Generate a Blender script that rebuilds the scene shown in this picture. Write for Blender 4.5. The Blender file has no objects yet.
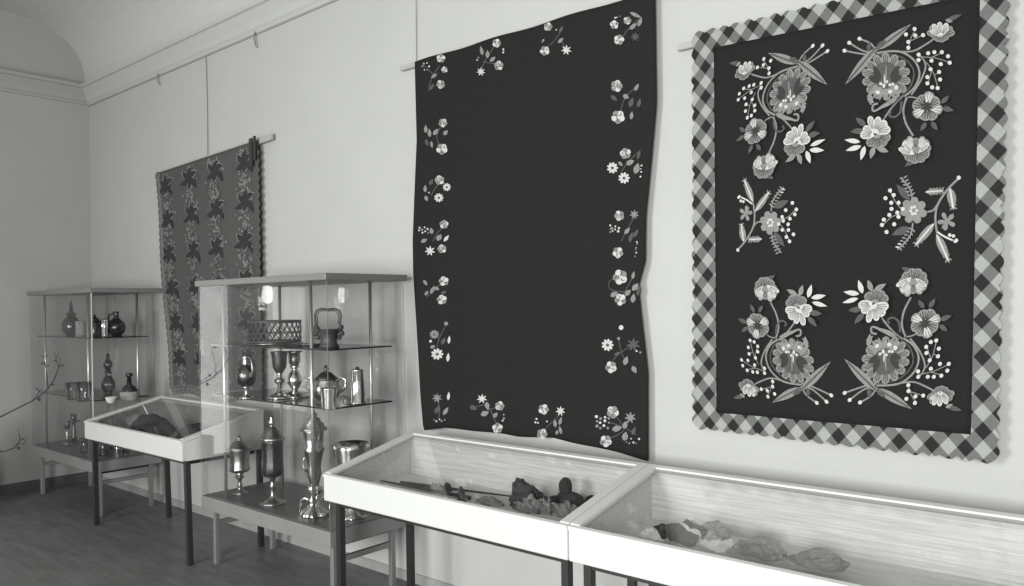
import bpy, bmesh, math, random
from mathutils import Vector, Matrix, noise
random.seed(7)
S = bpy.context.scene
COL = S.collection
PI = math.pi
# ------------------------------------------------------------------ camera
YAW, PITCH, ROLL = 0.7124, -0.0018, -0.0147
FPX, CX, CY = 794.65, 512.65, 306.6
EYE = Vector((0, -3.1112, 1.6))
fw = Vector((-math.sin(YAW) * math.cos(PITCH), math.cos(YAW) * math.cos(PITCH), math.sin(PITCH)))
_r = Vector((math.cos(YAW), math.sin(YAW), 0)); _u = _r.cross(fw)
rt = _r * math.cos(ROLL) + _u * math.sin(ROLL)
up = -_r * math.sin(ROLL) + _u * math.cos(ROLL)
cam = bpy.data.cameras.new('camera'); co = bpy.data.objects.new('camera', cam); COL.objects.link(co)
co.matrix_world = Matrix(((rt.x, up.x, -fw.x, EYE.x), (rt.y, up.y, -fw.y, EYE.y), (rt.z, up.z, -fw.z, EYE.z), (0, 0, 0, 1)))
cam.sensor_width = 36; cam.lens = FPX * 36 / 1024
cam.shift_x = (512 - CX) / 1024; cam.shift_y = (CY - 293) / 1024
S.camera = co
# ------------------------------------------------------------------ light
W = bpy.data.worlds.new('world'); S.world = W; W.use_nodes = True
W.node_tree.nodes['Background'].inputs[0].default_value = (1, 1, 0.99, 1)
W.node_tree.nodes['Background'].inputs[1].default_value = 0.25
S.view_settings.view_transform = 'Standard'; S.view_settings.look = 'None'
S.view_settings.gamma = 1; S.view_settings.use_curve_mapping = False
S.view_settings.exposure = 0.1


def area(name, loc, target, sx, sy, power):
    l = bpy.data.lights.new(name, 'AREA'); l.shape = 'RECTANGLE'; l.size = sx; l.size_y = sy; l.energy = power
    l.color = (1, 1, 0.985)
    o = bpy.data.objects.new(name, l); COL.objects.link(o); o.location = loc
    o.rotation_euler = (Vector(target) - Vector(loc)).to_track_quat('-Z', 'Y').to_euler()
    return o


area('daylight_window_near', (0.6, -5.9, 1.75), (0.1, 0, 1.3), 1.5, 2.1, 310)
area('daylight_fill_far', (-3.4, -5.9, 1.75), (-3.4, 0, 1.4), 1.5, 2.1, 235)  # added window light that evens out the falloff towards the left

# glazed door in the left wall, outside the frame, whose daylight glints in the near cabinet's front pane
area('daylight_door_left', (-7.90, -2.28, 1.22), (0, -2.28, 1.22), .62, 2.3, 11)


def ray(px, py):
    return fw + rt * ((px - CX) / FPX) - up * ((py - CY) / FPX)


def at(px, py, X=None, Y=None, Z=None):
    """point of the room that lies at a picture position on the plane X, Y or Z = value"""
    w = ray(px, py)
    if X is not None: t = (X - EYE.x) / w.x
    elif Y is not None: t = (Y - EYE.y) / w.y
    else: t = (Z - EYE.z) / w.z
    return EYE + w * t


def mpp(P):      # metres per pixel at a point
    return (Vector(P) - EYE).dot(fw) / FPX


# ------------------------------------------------------------------ materials
def mat(name, col, rough=0.6, metal=0.0, bump=0.0, bscale=60, var=0.0, vscale=4, spec=0.5):
    m = bpy.data.materials.new(name); m.use_nodes = True; nt = m.node_tree; N = nt.nodes; L = nt.links
    b = N['Principled BSDF']
    c = (col * 0.985, col, col * 0.975) if isinstance(col, (int, float)) else col
    b.inputs['Base Color'].default_value = (*c, 1)
    b.inputs['Roughness'].default_value = rough; b.inputs['Metallic'].default_value = metal
    b.inputs['Specular IOR Level'].default_value = spec
    tc = N.new('ShaderNodeTexCoord')
    if var:
        n = N.new('ShaderNodeTexNoise'); n.inputs['Scale'].default_value = vscale; n.inputs['Detail'].default_value = 6
        r = N.new('ShaderNodeMix'); r.data_type = 'RGBA'
        r.inputs[6].default_value = (*[max(0, x * (1 - var)) for x in c], 1)
        r.inputs[7].default_value = (*[min(1, x * (1 + var)) for x in c], 1)
        L.new(tc.outputs['Object'], n.inputs['Vector']); L.new(n.outputs['Fac'], r.inputs[0]); L.new(r.outputs[2], b.inputs['Base Color'])
    if bump:
        n2 = N.new('ShaderNodeTexNoise'); n2.inputs['Scale'].default_value = bscale; n2.inputs['Detail'].default_value = 4
        bp = N.new('ShaderNodeBump'); bp.inputs['Strength'].default_value = bump; bp.inputs['Distance'].default_value = 0.004
        L.new(tc.outputs['Object'], n2.inputs['Vector']); L.new(n2.outputs['Fac'], bp.inputs['Height']); L.new(bp.outputs[0], b.inputs['Normal'])
    return m


def glass_mat(name, tint=0.95, ior=1.45, rough=0.015):
    m = bpy.data.materials.new(name); m.use_nodes = True; nt = m.node_tree; N = nt.nodes; L = nt.links
    N.remove(N['Principled BSDF']); out = N['Material Output']
    t = N.new('ShaderNodeBsdfTransparent'); t.inputs[0].default_value = (tint, tint, tint, 1)
    g = N.new('ShaderNodeBsdfGlossy'); g.inputs['Roughness'].default_value = rough
    lw = N.new('ShaderNodeLayerWeight'); lw.inputs[0].default_value = .5     # facing = 1 - |cos|, same from both sides
    pw = N.new('ShaderNodeMath'); pw.operation = 'POWER'; pw.inputs[1].default_value = 5; L.new(lw.outputs['Facing'], pw.inputs[0])
    f0 = ((ior - 1) / (ior + 1)) ** 2
    f = N.new('ShaderNodeMath'); f.operation = 'MULTIPLY_ADD'; f.inputs[1].default_value = 1 - f0; f.inputs[2].default_value = f0; L.new(pw.outputs[0], f.inputs[0])
    x = N.new('ShaderNodeMixShader')
    L.new(f.outputs[0], x.inputs[0]); L.new(t.outputs[0], x.inputs[1]); L.new(g.outputs[0], x.inputs[2]); L.new(x.outputs[0], out.inputs[0])
    return m


M = dict(
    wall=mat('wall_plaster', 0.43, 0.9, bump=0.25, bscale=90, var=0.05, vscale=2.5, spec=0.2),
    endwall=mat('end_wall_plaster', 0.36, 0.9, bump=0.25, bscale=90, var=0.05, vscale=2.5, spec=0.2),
    ceiling=mat('ceiling_plaster', 0.50, 0.9, bump=0.2, bscale=60, var=0.04, spec=0.2),
    cornice=mat('cornice_plaster', 0.45, 0.8, bump=0.1, spec=0.2),
    white=mat('white_paint', 0.55, 0.45, bump=0.06, bscale=40, var=0.02),
    black=mat('black_steel', 0.02, 0.45),
    grey_steel=mat('grey_painted_steel', 0.22, 0.4, metal=0.3),
    wood=mat('grey_beech', 0.20, 0.5, var=0.15, vscale=9, bump=0.1),
    deck=mat('dark_deck', 0.10, 0.3, var=0.15, vscale=5),
    top=mat('cabinet_top', 0.17, 0.4, var=0.06),
    chrome=mat('brushed_metal_post', 0.55, 0.3, metal=0.85),
    silver=mat('polished_silver', 0.70, 0.16, metal=1, bump=0.25, bscale=70),
    silver_dull=mat('aged_silver', 0.38, 0.28, metal=1, bump=0.5, bscale=90),
    silver_dark=mat('tarnished_silver', 0.12, 0.25, metal=0.9, bump=0.5, bscale=110),
    wicker=mat('dark_openwork', 0.06, 0.45, metal=0.2, bump=0.4),
    darkglass=mat('dark_glass', 0.02, 0.1, spec=0.8),
    felt=mat('dark_felt', 0.03, 0.9, bump=0.8, bscale=120, var=0.4, vscale=40),
    fur=mat('rough_dark_fabric', 0.045, 0.95, bump=1.0, bscale=150, var=1.5, vscale=50),
    lace=mat('grey_lace', 0.13, 0.9, bump=1.0, bscale=160, var=2.5, vscale=55),
    rod=mat('pale_wood_rod', 0.36, 0.6, var=0.15, vscale=20),
    wire=mat('dull_wire', 0.24, 0.6),
    twig=mat('dry_twig', 0.035, 0.8),
    b2=mat('black_wool', 0.016, 0.95, bump=0.6, bscale=220, var=0.25, vscale=90, spec=0.15),
    b3=mat('black_cloth', 0.015, 0.95, bump=0.5, bscale=260, var=0.3, vscale=120, spec=0.15),
    e_light=mat('pale_thread', 0.47, 0.7, bump=0.5, bscale=260, var=0.18, vscale=90, spec=0.2),
    e_mid=mat('mid_thread', 0.20, 0.75, bump=0.5, bscale=260, var=0.3, vscale=90, spec=0.2),
    e_dark=mat('deep_thread', 0.075, 0.8, bump=0.5, bscale=260, var=0.35, vscale=90, spec=0.2),
    e_vdark=mat('darkest_thread', 0.035, 0.8, bump=0.5, bscale=260, spec=0.2),
    sherd=mat('grey_linen_scrap', 0.26, 0.85, bump=0.6, bscale=80, var=0.25, vscale=30),
    sherd_light=mat('pale_linen_scrap', 0.58, 0.85, bump=0.6, bscale=80, var=0.15, vscale=30),
    sherd_dark=mat('dark_cloth_scrap', 0.085, 0.9, bump=0.8, bscale=80, var=0.5, vscale=60),
    glass=glass_mat('vitrine_glass', 0.98),
    shelf_glass=glass_mat('shelf_glass', 0.80, 1.5),
    caseglass=glass_mat('case_glass', 0.99, 1.5),
    crystal=glass_mat('cut_crystal', 0.93, 1.9, 0.05),
)


def floor_mat():
    m = mat('floor_covering', 0.075, 0.45, bump=0.2, bscale=30); nt = m.node_tree; N = nt.nodes; L = nt.links
    tc = N.new('ShaderNodeTexCoord'); mp = N.new('ShaderNodeMapping'); mp.inputs['Scale'].default_value = (1.2, 7, 1)
    n = N.new('ShaderNodeTexNoise'); n.inputs['Scale'].default_value = 2.2; n.inputs['Detail'].default_value = 9; n.inputs['Roughness'].default_value = .7
    r = N.new('ShaderNodeValToRGB'); r.color_ramp.elements[0].position = .3; r.color_ramp.elements[1].position = .72
    r.color_ramp.elements[0].color = (.08, .082, .08, 1); r.color_ramp.elements[1].color = (.18, .183, .18, 1)
    L.new(tc.outputs['Object'], mp.inputs[0]); L.new(mp.outputs[0], n.inputs['Vector']); L.new(n.outputs['Fac'], r.inputs[0])
    L.new(r.outputs[0], N['Principled BSDF'].inputs['Base Color'])
    return m


def linen_mat():
    m = mat('linen_lining', 0.7, 0.9, spec=0.1); nt = m.node_tree; N = nt.nodes; L = nt.links
    tc = N.new('ShaderNodeTexCoord'); mp = N.new('ShaderNodeMapping'); mp.inputs['Scale'].default_value = (3, 60, 110)
    n = N.new('ShaderNodeTexNoise'); n.inputs['Scale'].default_value = 1.5; n.inputs['Detail'].default_value = 5
    r = N.new('ShaderNodeValToRGB'); r.color_ramp.elements[0].position = .35; r.color_ramp.elements[1].position = .62
    r.color_ramp.elements[0].color = (.55, .555, .54, 1); r.color_ramp.elements[1].color = (.70, .705, .69, 1)
    L.new(tc.outputs['Object'], mp.inputs[0]); L.new(mp.outputs[0], n.inputs['Vector']); L.new(n.outputs['Fac'], r.inputs[0])
    L.new(r.outputs[0], N['Principled BSDF'].inputs['Base Color'])
    return m


def gingham_mat(P=0.125, ox=0.0, oz=0.0):
    m = mat('gingham', 0.3, 0.85, spec=0.15); nt = m.node_tree; N = nt.nodes; L = nt.links
    tc = N.new('ShaderNodeTexCoord'); sp = N.new('ShaderNodeSeparateXYZ'); L.new(tc.outputs['Object'], sp.inputs[0])

    def ma(op, a, b=None):
        k = N.new('ShaderNodeMath'); k.operation = op
        for i, q in enumerate((a, b)):
            if q is None: continue
            if isinstance(q, (int, float)): k.inputs[i].default_value = q
            else: L.new(q, k.inputs[i])
        return k.outputs[0]
    x = ma('MULTIPLY', ma('ADD', sp.outputs[0], 20 + ox), 1.18); z = ma('ADD', sp.outputs[2], oz)
    a = ma('LESS_THAN', ma('FRACT', ma('DIVIDE', ma('ADD', x, z), P)), .5)
    b = ma('LESS_THAN', ma('FRACT', ma('DIVIDE', ma('SUBTRACT', x, z), P)), .5)
    s = ma('MULTIPLY', ma('ADD', a, b), .5)
    r = N.new('ShaderNodeValToRGB'); r.color_ramp.interpolation = 'CONSTANT'
    e = r.color_ramp.elements; e[0].position = 0; e[0].color = (.34, .35, .34, 1)
    e[1].position = .25; e[1].color = (.145, .15, .145, 1); k = e.new(.75); k.color = (.022, .023, .022, 1)
    L.new(s, r.inputs[0])
    n = N.new('ShaderNodeTexNoise'); n.inputs['Scale'].default_value = 160; L.new(tc.outputs['Object'], n.inputs['Vector'])
    mx = N.new('ShaderNodeMix'); mx.data_type = 'RGBA'; mx.blend_type = 'MULTIPLY'; mx.inputs[0].default_value = .35
    L.new(r.outputs[0], mx.inputs[6]); L.new(n.outputs['Fac'], mx.inputs[7])
    L.new(mx.outputs[2], N['Principled BSDF'].inputs['Base Color'])
    return m


M['floor'] = floor_mat(); M['linen'] = linen_mat(); M['gingham'] = gingham_mat(0.125, 0.02, 0.035)


# ------------------------------------------------------------------ helpers
def link(name, bm, m, parent=None, smooth=False, recalc=True):
    if recalc: bmesh.ops.recalc_face_normals(bm, faces=bm.faces)
    me = bpy.data.meshes.new(name); bm.to_mesh(me); bm.free()
    for q in (m if isinstance(m, (list, tuple)) else [m]):
        me.materials.append(M[q] if isinstance(q, str) else q)
    if smooth:
        for p in me.polygons: p.use_smooth = True
    o = bpy.data.objects.new(name, me); COL.objects.link(o)
    if parent is not None:
        o.parent = parent; o.matrix_parent_inverse = Matrix.Translation(-Vector(parent.location))
    return o


def thing(name, loc, label, cat, group=None):
    o = bpy.data.objects.new(name, None); COL.objects.link(o); o.location = loc; o.empty_display_size = .05
    return tag(o, label, cat, group)


def tag(o, label, cat, group=None, kind=None):
    o['label'] = label; o['category'] = cat
    if group: o['group'] = group
    if kind: o['kind'] = kind
    return o


def struct(name, bm, m, **k):
    o = link(name, bm, m, **k); o['kind'] = 'structure'; return o


def box(bm, a, b, bev=0.0):
    a, b = Vector(a), Vector(b)
    r = bmesh.ops.create_cube(bm, size=1); vs = r['verts']
    for v in vs:
        v.co = Vector(((a.x + b.x) / 2 + v.co.x * (b.x - a.x), (a.y + b.y) / 2 + v.co.y * (b.y - a.y), (a.z + b.z) / 2 + v.co.z * (b.z - a.z)))
    if bev:
        es = {e for v in vs for e in v.link_edges}
        bmesh.ops.bevel(bm, geom=list(es), offset=bev, segments=2, affect='EDGES', profile=.5)
    return bm


def prism(bm, pts, vec):
    """closed polygon pts extruded along vec"""
    vec = Vector(vec); n = len(pts)
    A = [bm.verts.new(Vector(p)) for p in pts]; B = [bm.verts.new(Vector(p) + vec) for p in pts]
    bm.faces.new(A); bm.faces.new(B[::-1])
    for i in range(n): bm.faces.new((A[i], B[i], B[(i + 1) % n], A[(i + 1) % n]))
    return bm


def tube(bm, pts, rad, seg=10, cap=True):
    pts = [Vector(p) for p in pts]; n = len(pts)
    rr = rad if isinstance(rad, (list, tuple)) else [rad] * n
    t0 = (pts[1] - pts[0]).normalized()
    a = t0.orthogonal().normalized(); rings = []
    for i, p in enumerate(pts):
        t = (pts[min(i + 1, n - 1)] - pts[max(i - 1, 0)]).normalized()
        a = (a - t * a.dot(t)).normalized(); b = t.cross(a)
        rings.append([bm.verts.new(p + (a * math.cos(2 * PI * k / seg) + b * math.sin(2 * PI * k / seg)) * rr[i]) for k in range(seg)])
    for i in range(n - 1):
        for k in range(seg):
            bm.faces.new((rings[i][k], rings[i][(k + 1) % seg], rings[i + 1][(k + 1) % seg], rings[i + 1][k]))
    if cap:
        bm.faces.new(rings[0][::-1]); bm.faces.new(rings[-1])
    return bm


def lathe(bm, prof, c, seg=28, lobes=0, lobe=0.0, lob_z=None):
    """prof: (radius, height) from bottom to top about the point c"""
    c = Vector(c); rings = []
    for r, z in prof:
        ring = []
        for k in range(seg):
            t = 2 * PI * k / seg; q = r
            if lobes and (lob_z is None or lob_z[0] <= z <= lob_z[1]): q = r * (1 + lobe * math.cos(lobes * t))
            ring.append(bm.verts.new(c + Vector((q * math.cos(t), q * math.sin(t), z))))
        rings.append(ring)
    for i in range(len(rings) - 1):
        for k in range(seg):
            bm.faces.new((rings[i][k], rings[i][(k + 1) % seg], rings[i + 1][(k + 1) % seg], rings[i + 1][k]))
    bm.faces.new(rings[0][::-1]); bm.faces.new(rings[-1])
    return bm


def B(): return bmesh.new()


# ------------------------------------------------------------------ setting
XL, XR, YF = -7.98, 2.8, -6.0
ZC = 3.56
b = B(); box(b, (XL - .2, YF - .2, -.1), (XR + .2, .2, 0)); struct('floor', b, 'floor')
b = B(); box(b, (XL - .2, 0, 0), (XR + .2, .2, 4.6)); struct('wall_back', b, 'wall')
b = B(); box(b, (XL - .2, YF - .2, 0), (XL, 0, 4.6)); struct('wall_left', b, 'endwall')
b = B(); box(b, (XR, YF - .2, 0), (XR + .2, 0, 4.6)); struct('wall_right', b, 'wall')
# wall behind the camera, with two tall window openings, the far one added to even the light
wins = [(-4.2, -2.6), (-.2, 1.4)]
b = B(); xs = [XL] + [q for w in wins for q in w] + [XR]
for i in range(0, len(xs), 2): box(b, (xs[i], YF - .2, 0), (xs[i + 1], YF, 4.6))
for a_, c_ in wins: box(b, (a_, YF - .2, 0), (c_, YF, .65)); box(b, (a_, YF - .2, 2.85), (c_, YF, 4.6))
struct('wall_front', b, 'wall')
for i, (a_, c_) in enumerate(wins):
    b = B()
    for x0 in (a_, (a_ + c_) / 2 - .03, c_ - .06): box(b, (x0, YF - .14, .65), (x0 + .06, YF - .08, 2.85))
    for z0 in (.65, 1.9, 2.79): box(b, (a_, YF - .14, z0), (c_, YF - .08, z0 + .06))
    f = struct('window_%d' % (i + 1), b, 'white')
    b = B(); box(b, (a_ + .03, YF - .115, .68), (c_ - .03, YF - .11, 2.82)); link('pane', b, 'glass', f)

b = B()
for y_ in (-2.66, -1.96): box(b, (XL, y_, 0), (XL + .05, y_ + .06, 2.46))
box(b, (XL, -2.66, 2.40), (XL + .05, -1.90, 2.46)); box(b, (XL, -2.60, 0), (XL + .04, -1.96, .22)); box(b, (XL, -2.60, 1.28), (XL + .04, -1.96, 1.34))
dr = struct('door_1', b, 'white')
b = B(); box(b, (XL + .012, -2.60, .22), (XL + .018, -1.96, 2.40)); link('pane', b, 'linen', dr)
# vaulted ceiling: cove springs from above the cornice, then a gentle flat crown
prof = [(.0, 3.70), (-.02, 3.70)]
for k in range(0, 15):
    t = k / 14 * PI / 2; prof.append((-.03 - .85 * (1 - math.cos(t) ** .75), 3.72 + .56 * math.sin(t) ** .75))
mid = YF / 2
full = prof + [(mid, 4.34)] + [(YF - y, z) for y, z in prof[::-1]]
pts = [(XL, y, z) for y, z in full]
loop = pts + [(XL, YF, 4.55), (XL, 0, 4.55)]
b = B(); prism(b, loop, (XR - XL, 0, 0)); struct('ceiling', b, 'ceiling')

# cornice moulding
cp = [(0, ZC - .004), (-.012, ZC), (-.014, ZC + .015), (-.03, ZC + .03), (-.045, ZC + .07), (-.075, ZC + .115), (-.085, ZC + .13), (-.105, ZC + .135), (-.105, ZC + .165), (0, ZC + .168)]
b = B(); prism(b, [(XL, y, z) for y, z in cp], (XR - XL, 0, 0)); struct('trim_1', b, 'cornice')
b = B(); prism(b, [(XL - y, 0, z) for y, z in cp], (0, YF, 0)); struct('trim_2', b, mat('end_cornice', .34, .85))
b = B(); prism(b, [(XL, 0, ZC - .002), (XL, -.01, ZC - .002), (XL, -.01, ZC - .012), (XL, 0, ZC - .012)], (XR - XL, 0, 0)); struct('trim_3', b, mat('picture_strip', .30, .8))
# skirting: low quarter-round strip
b = B(); prism(b, [(XL, 0, 0), (XL, -.022, 0), (XL, -.022, .035), (XL, -.01, .05), (XL, 0, .05)], (XR - XL, 0, 0)); struct('baseboard_back', b, mat('skirting', .3, .6))
b = B(); prism(b, [(XL, 0, 0), (XL + .022, 0, 0), (XL + .022, 0, .06), (XL + .01, 0, .085), (XL, 0, .085)], (0, YF, 0)); struct('baseboard_left', b, mat('dark_skirting', .07, .6))


# ------------------------------------------------------------------ glass cabinets
CW_, CD_, CT = 1.332, 0.5285, 1.7814
ZB, ZT = .354, .442


def cabinet(x1, y0, z_shelves, label, bright):
    x0, y1 = x1 - CW_, y0 + CD_
    t = thing('glass_cabinet', (x0 + CW_ / 2, y0 + CD_ / 2, 0), label, 'display cabinet', 'tall glass display cabinets')
    b = B(); box(b, (x0 - .015, y0 - .015, CT - .036), (x1 + .015, y1 + .015, CT), .003); link('top_panel', b, 'top', t)
    b = B(); box(b, (x0, y0, ZB), (x1, y1, ZT - .006), .003); link('base', b, 'wood', t)
    b = B(); box(b, (x0 + .018, y0 + .018, ZT - .008), (x1 - .018, y1 - .018, ZT)); link('deck', b, 'deck', t)
    b = B()
    for (a_, c_) in ((x0 + .09, y0 + .07), (x0 + .09, y1 - .09)): box(b, (a_, c_, ZB - .028), (x1 - .07, c_ + .022, ZB))
    for a_ in (x0 + .07, x1 - .09): box(b, (a_, y0 + .07, ZB - .028), (a_ + .02, y1 - .07, ZB))
    link('under_frame', b, 'black', t)
    for a_ in (x0 + .06, x1 - .06):
        for c_ in (y0 + .065, y1 - .065):
            b = B(); box(b, (a_ - .015, c_ - .015, 0), (a_ + .015, c_ + .015, ZB), .003); link('leg', b, 'grey_steel', t)
        b = B(); box(b, (a_ - .011, y0 + .08, .245), (a_ + .011, y1 - .08, .275)); link('stretcher', b, 'grey_steel', t)
    gt = CT - .036
    for n_, A_, B_ in (('front', (x0 + .004, y0 + .004, ZT - .006), (x1 - .004, y0 + .009, gt)), ('back', (x0 + .004, y1 - .009, ZT - .006), (x1 - .004, y1 - .004, gt)),
                       ('l', (x0 + .004, y0 + .011, ZT - .006), (x0 + .009, y1 - .011, gt)), ('r', (x1 - .009, y0 + .011, ZT - .006), (x1 - .004, y1 - .011, gt))):
        b = B(); box(b, A_, B_); link('glass_pane', b, 'glass', t)
    for a_ in (x0, x1):
        for c_ in (y0, y1):
            b = B(); box(b, (a_ - .003 if a_ == x1 else a_ + .001, c_ - .003 if c_ == y1 else c_ + .001, ZT), (a_ - .001 if a_ == x1 else a_ + .003, c_ - .001 if c_ == y1 else c_ + .003, gt))
            link('glass_edge', b, 'wire', t)
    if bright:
        b = B(); box(b, (x1 - .009, y0 - .001, .62), (x1 + .001, y0 + .004, gt)); link('edge_highlight', b, 'white', t)  # highlight on the near glass edge, put in as a white strip
    for a_ in (x0 + .2, x1 - .22):
        for c_ in (y0 + .056, y1 - .11):
            dx = .055 if c_ > y0 + .1 else 0
            b = B(); tube(b, [(a_ + dx, c_, ZT - .002), (a_ + dx, c_, gt)], .0095, 12); link('post', b, 'chrome', t, smooth=True)
    for z in z_shelves:
        b = B(); box(b, (x0 + .11, y0 + .025, z - .007), (x1 - .015, y1 - .085, z)); s = link('glass_shelf', b, 'shelf_glass', t)
        b = B(); box(b, (x0 + .11, y0 + .0235, z - .008), (x1 - .015, y0 + .0245, z + .0005))
        box(b, (x1 - .0145, y0 + .025, z - .008), (x1 - .0135, y1 - .085, z + .0005)); link('shelf_edge', b, 'darkglass', s)
    return t


C1 = (-6.445, -.604); C2 = (-3.416, -.628)
Z1A, Z1B = 1.395, .91
Z2A, Z2B = 1.384, 1.075
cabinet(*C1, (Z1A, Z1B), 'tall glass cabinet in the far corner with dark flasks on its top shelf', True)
cabinet(*C2, (Z2A, Z2B), 'tall glass cabinet full of silver cups beside the big black blanket', False)

# ------------------------------------------------------------------ desk cases
KW, KD, HF, HB, TH = 1.496, .575, .781, .912, .125
ZF = .70


def desk_case(x0, y0, label, legs_bottom=None, legs_top=None, hb=HB, lin='linen'):
    x1, y1 = x0 + KW, y0 + KD; zb = HF - TH; x1i = x1 - .002; x0i = x0 + .002
    t = thing('desk_case', ((x0 + x1) / 2, (y0 + y1) / 2, 0), label, 'display case', 'slanted glass desk cases')
    sl = (hb - HF) / KD
    b = B(); box(b, (x0i, y0, zb), (x1i, y0 + .03, HF), .006); link('front_panel', b, 'white', t)
    b = B(); box(b, (x0i, y1 - .02, zb), (x1i, y1, hb - .012), .003); link('back_panel', b, 'white', t)
    for a_ in (x0i, x1i - .02):
        b = B(); prism(b, [(a_, y0 + .028, zb), (a_, y1 - .018, zb), (a_, y1 - .018, hb - .016), (a_, y0 + .028, HF - .006)], (.02, 0, 0)); link('side_panel', b, 'white', t)
    b = B(); box(b, (x0i + .02, y0 + .03, ZF - .045), (x1i - .02, y1 - .02, ZF)); link('floor_lining', b, lin, t)
    b = B(); box(b, (x0i + .02, y1 - .024, ZF), (x1i - .02, y1 - .021, hb - .03))
    for a_ in (x0i + .021, x1i - .024):
        prism(b, [(a_, y0 + .031, ZF), (a_, y1 - .025, ZF), (a_, y1 - .025, hb - .03), (a_, y0 + .031, HF - .018)], (.003, 0, 0))
    link('wall_lining', b, lin, t)
    # slanted frame: rails in the plane of the lid

    def rail(xa, xb, ya, yb, h0, h1):
        z = lambda y, h: HF + (y - y0) * sl + h
        bb = B(); P = [(xa, ya, z(ya, h0)), (xa, yb, z(yb, h0)), (xa, yb, z(yb, h1)), (xa, ya, z(ya, h1))]
        prism(bb, P, (xb - xa, 0, 0)); return bb
    f = link('lid_frame', rail(x0i, x1i, y0 - .003, y0 + .014, -.008, .006), 'white', t)
    link('rail', rail(x0i, x1i, y1 - .022, y1 + .002, -.010, .010), 'white', f)
    for a_ in (x0i, x1i - .043): link('rail', rail(a_, a_ + .043, y0 + .014, y1 - .022, -.010, .010), 'white', f)
    link('glazing_bead', rail(x0i + .043, x1i - .043, y1 - .026, y1 - .022, -.010, .002), 'wire', f)
    link('glass_lid', rail(x0i + .042, x1i - .042, y0 + .013, y1 - .026, -.004, .000), 'caseglass', t)
    b = B()
    for c_ in (y0 + .05, y1 - .07): box(b, (x0 + .05, c_, zb - .03), (x1 - .05, c_ + .022, zb))
    for a_ in (x0 + .04, x1 - .062): box(b, (a_, y0 + .05, zb - .03), (a_ + .022, y1 - .048, zb))
    link('under_frame', b, 'black', t)
    tops = [(x0 + .052, y0 + .062), (x1 - .052, y0 + .062), (x0 + .052, y1 - .06), (x1 - .052, y1 - .06)]
    bots = legs_bottom or tops
    tops = legs_top or tops
    for (a_, c_), (d_, e_) in zip(tops, bots):
        b = B(); h = .016
        A = [b.verts.new((a_ + i * h, c_ + j * h, zb)) for i, j in ((-1, -1), (1, -1), (1, 1), (-1, 1))]
        D = [b.verts.new((d_ + i * h, e_ + j * h, 0)) for i, j in ((-1, -1), (1, -1), (1, 1), (-1, 1))]
        b.faces.new(A); b.faces.new(D[::-1])
        for k in range(4): b.faces.new((A[k], A[(k + 1) % 4], D[(k + 1) % 4], D[k]))
        link('leg', b, 'black', t)
    return t


NX, NY = -3.2605, -.778
FX, FY = -6.285, -.73
desk_case(FX, FY, 'white desk case between the two glass cabinets holding dark bonnets',
          [(-6.258, -.663), (-4.803, -.68), (-6.043, -.215), (-4.808, -.178)], legs_top=[(-6.262, -.668), (-4.825, -.68), (-6.075, -.215), (-4.815, -.178)], lin=mat('grey_board_lining', .34, .9, var=.2, vscale=14))
desk_case(NX, NY, 'white desk case below the big black blanket with carved figures inside')
desk_case(NX + KW, NY, 'white desk case at lower right holding cloth scraps')


# ------------------------------------------------------------------ textiles
def interp(tab, q):
    if q <= tab[0][0]: return tab[0][1]
    for (a, x), (c, y) in zip(tab, tab[1:]):
        if q <= c: return x + (y - x) * (q - a) / (c - a)
    return tab[-1][1]


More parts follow.
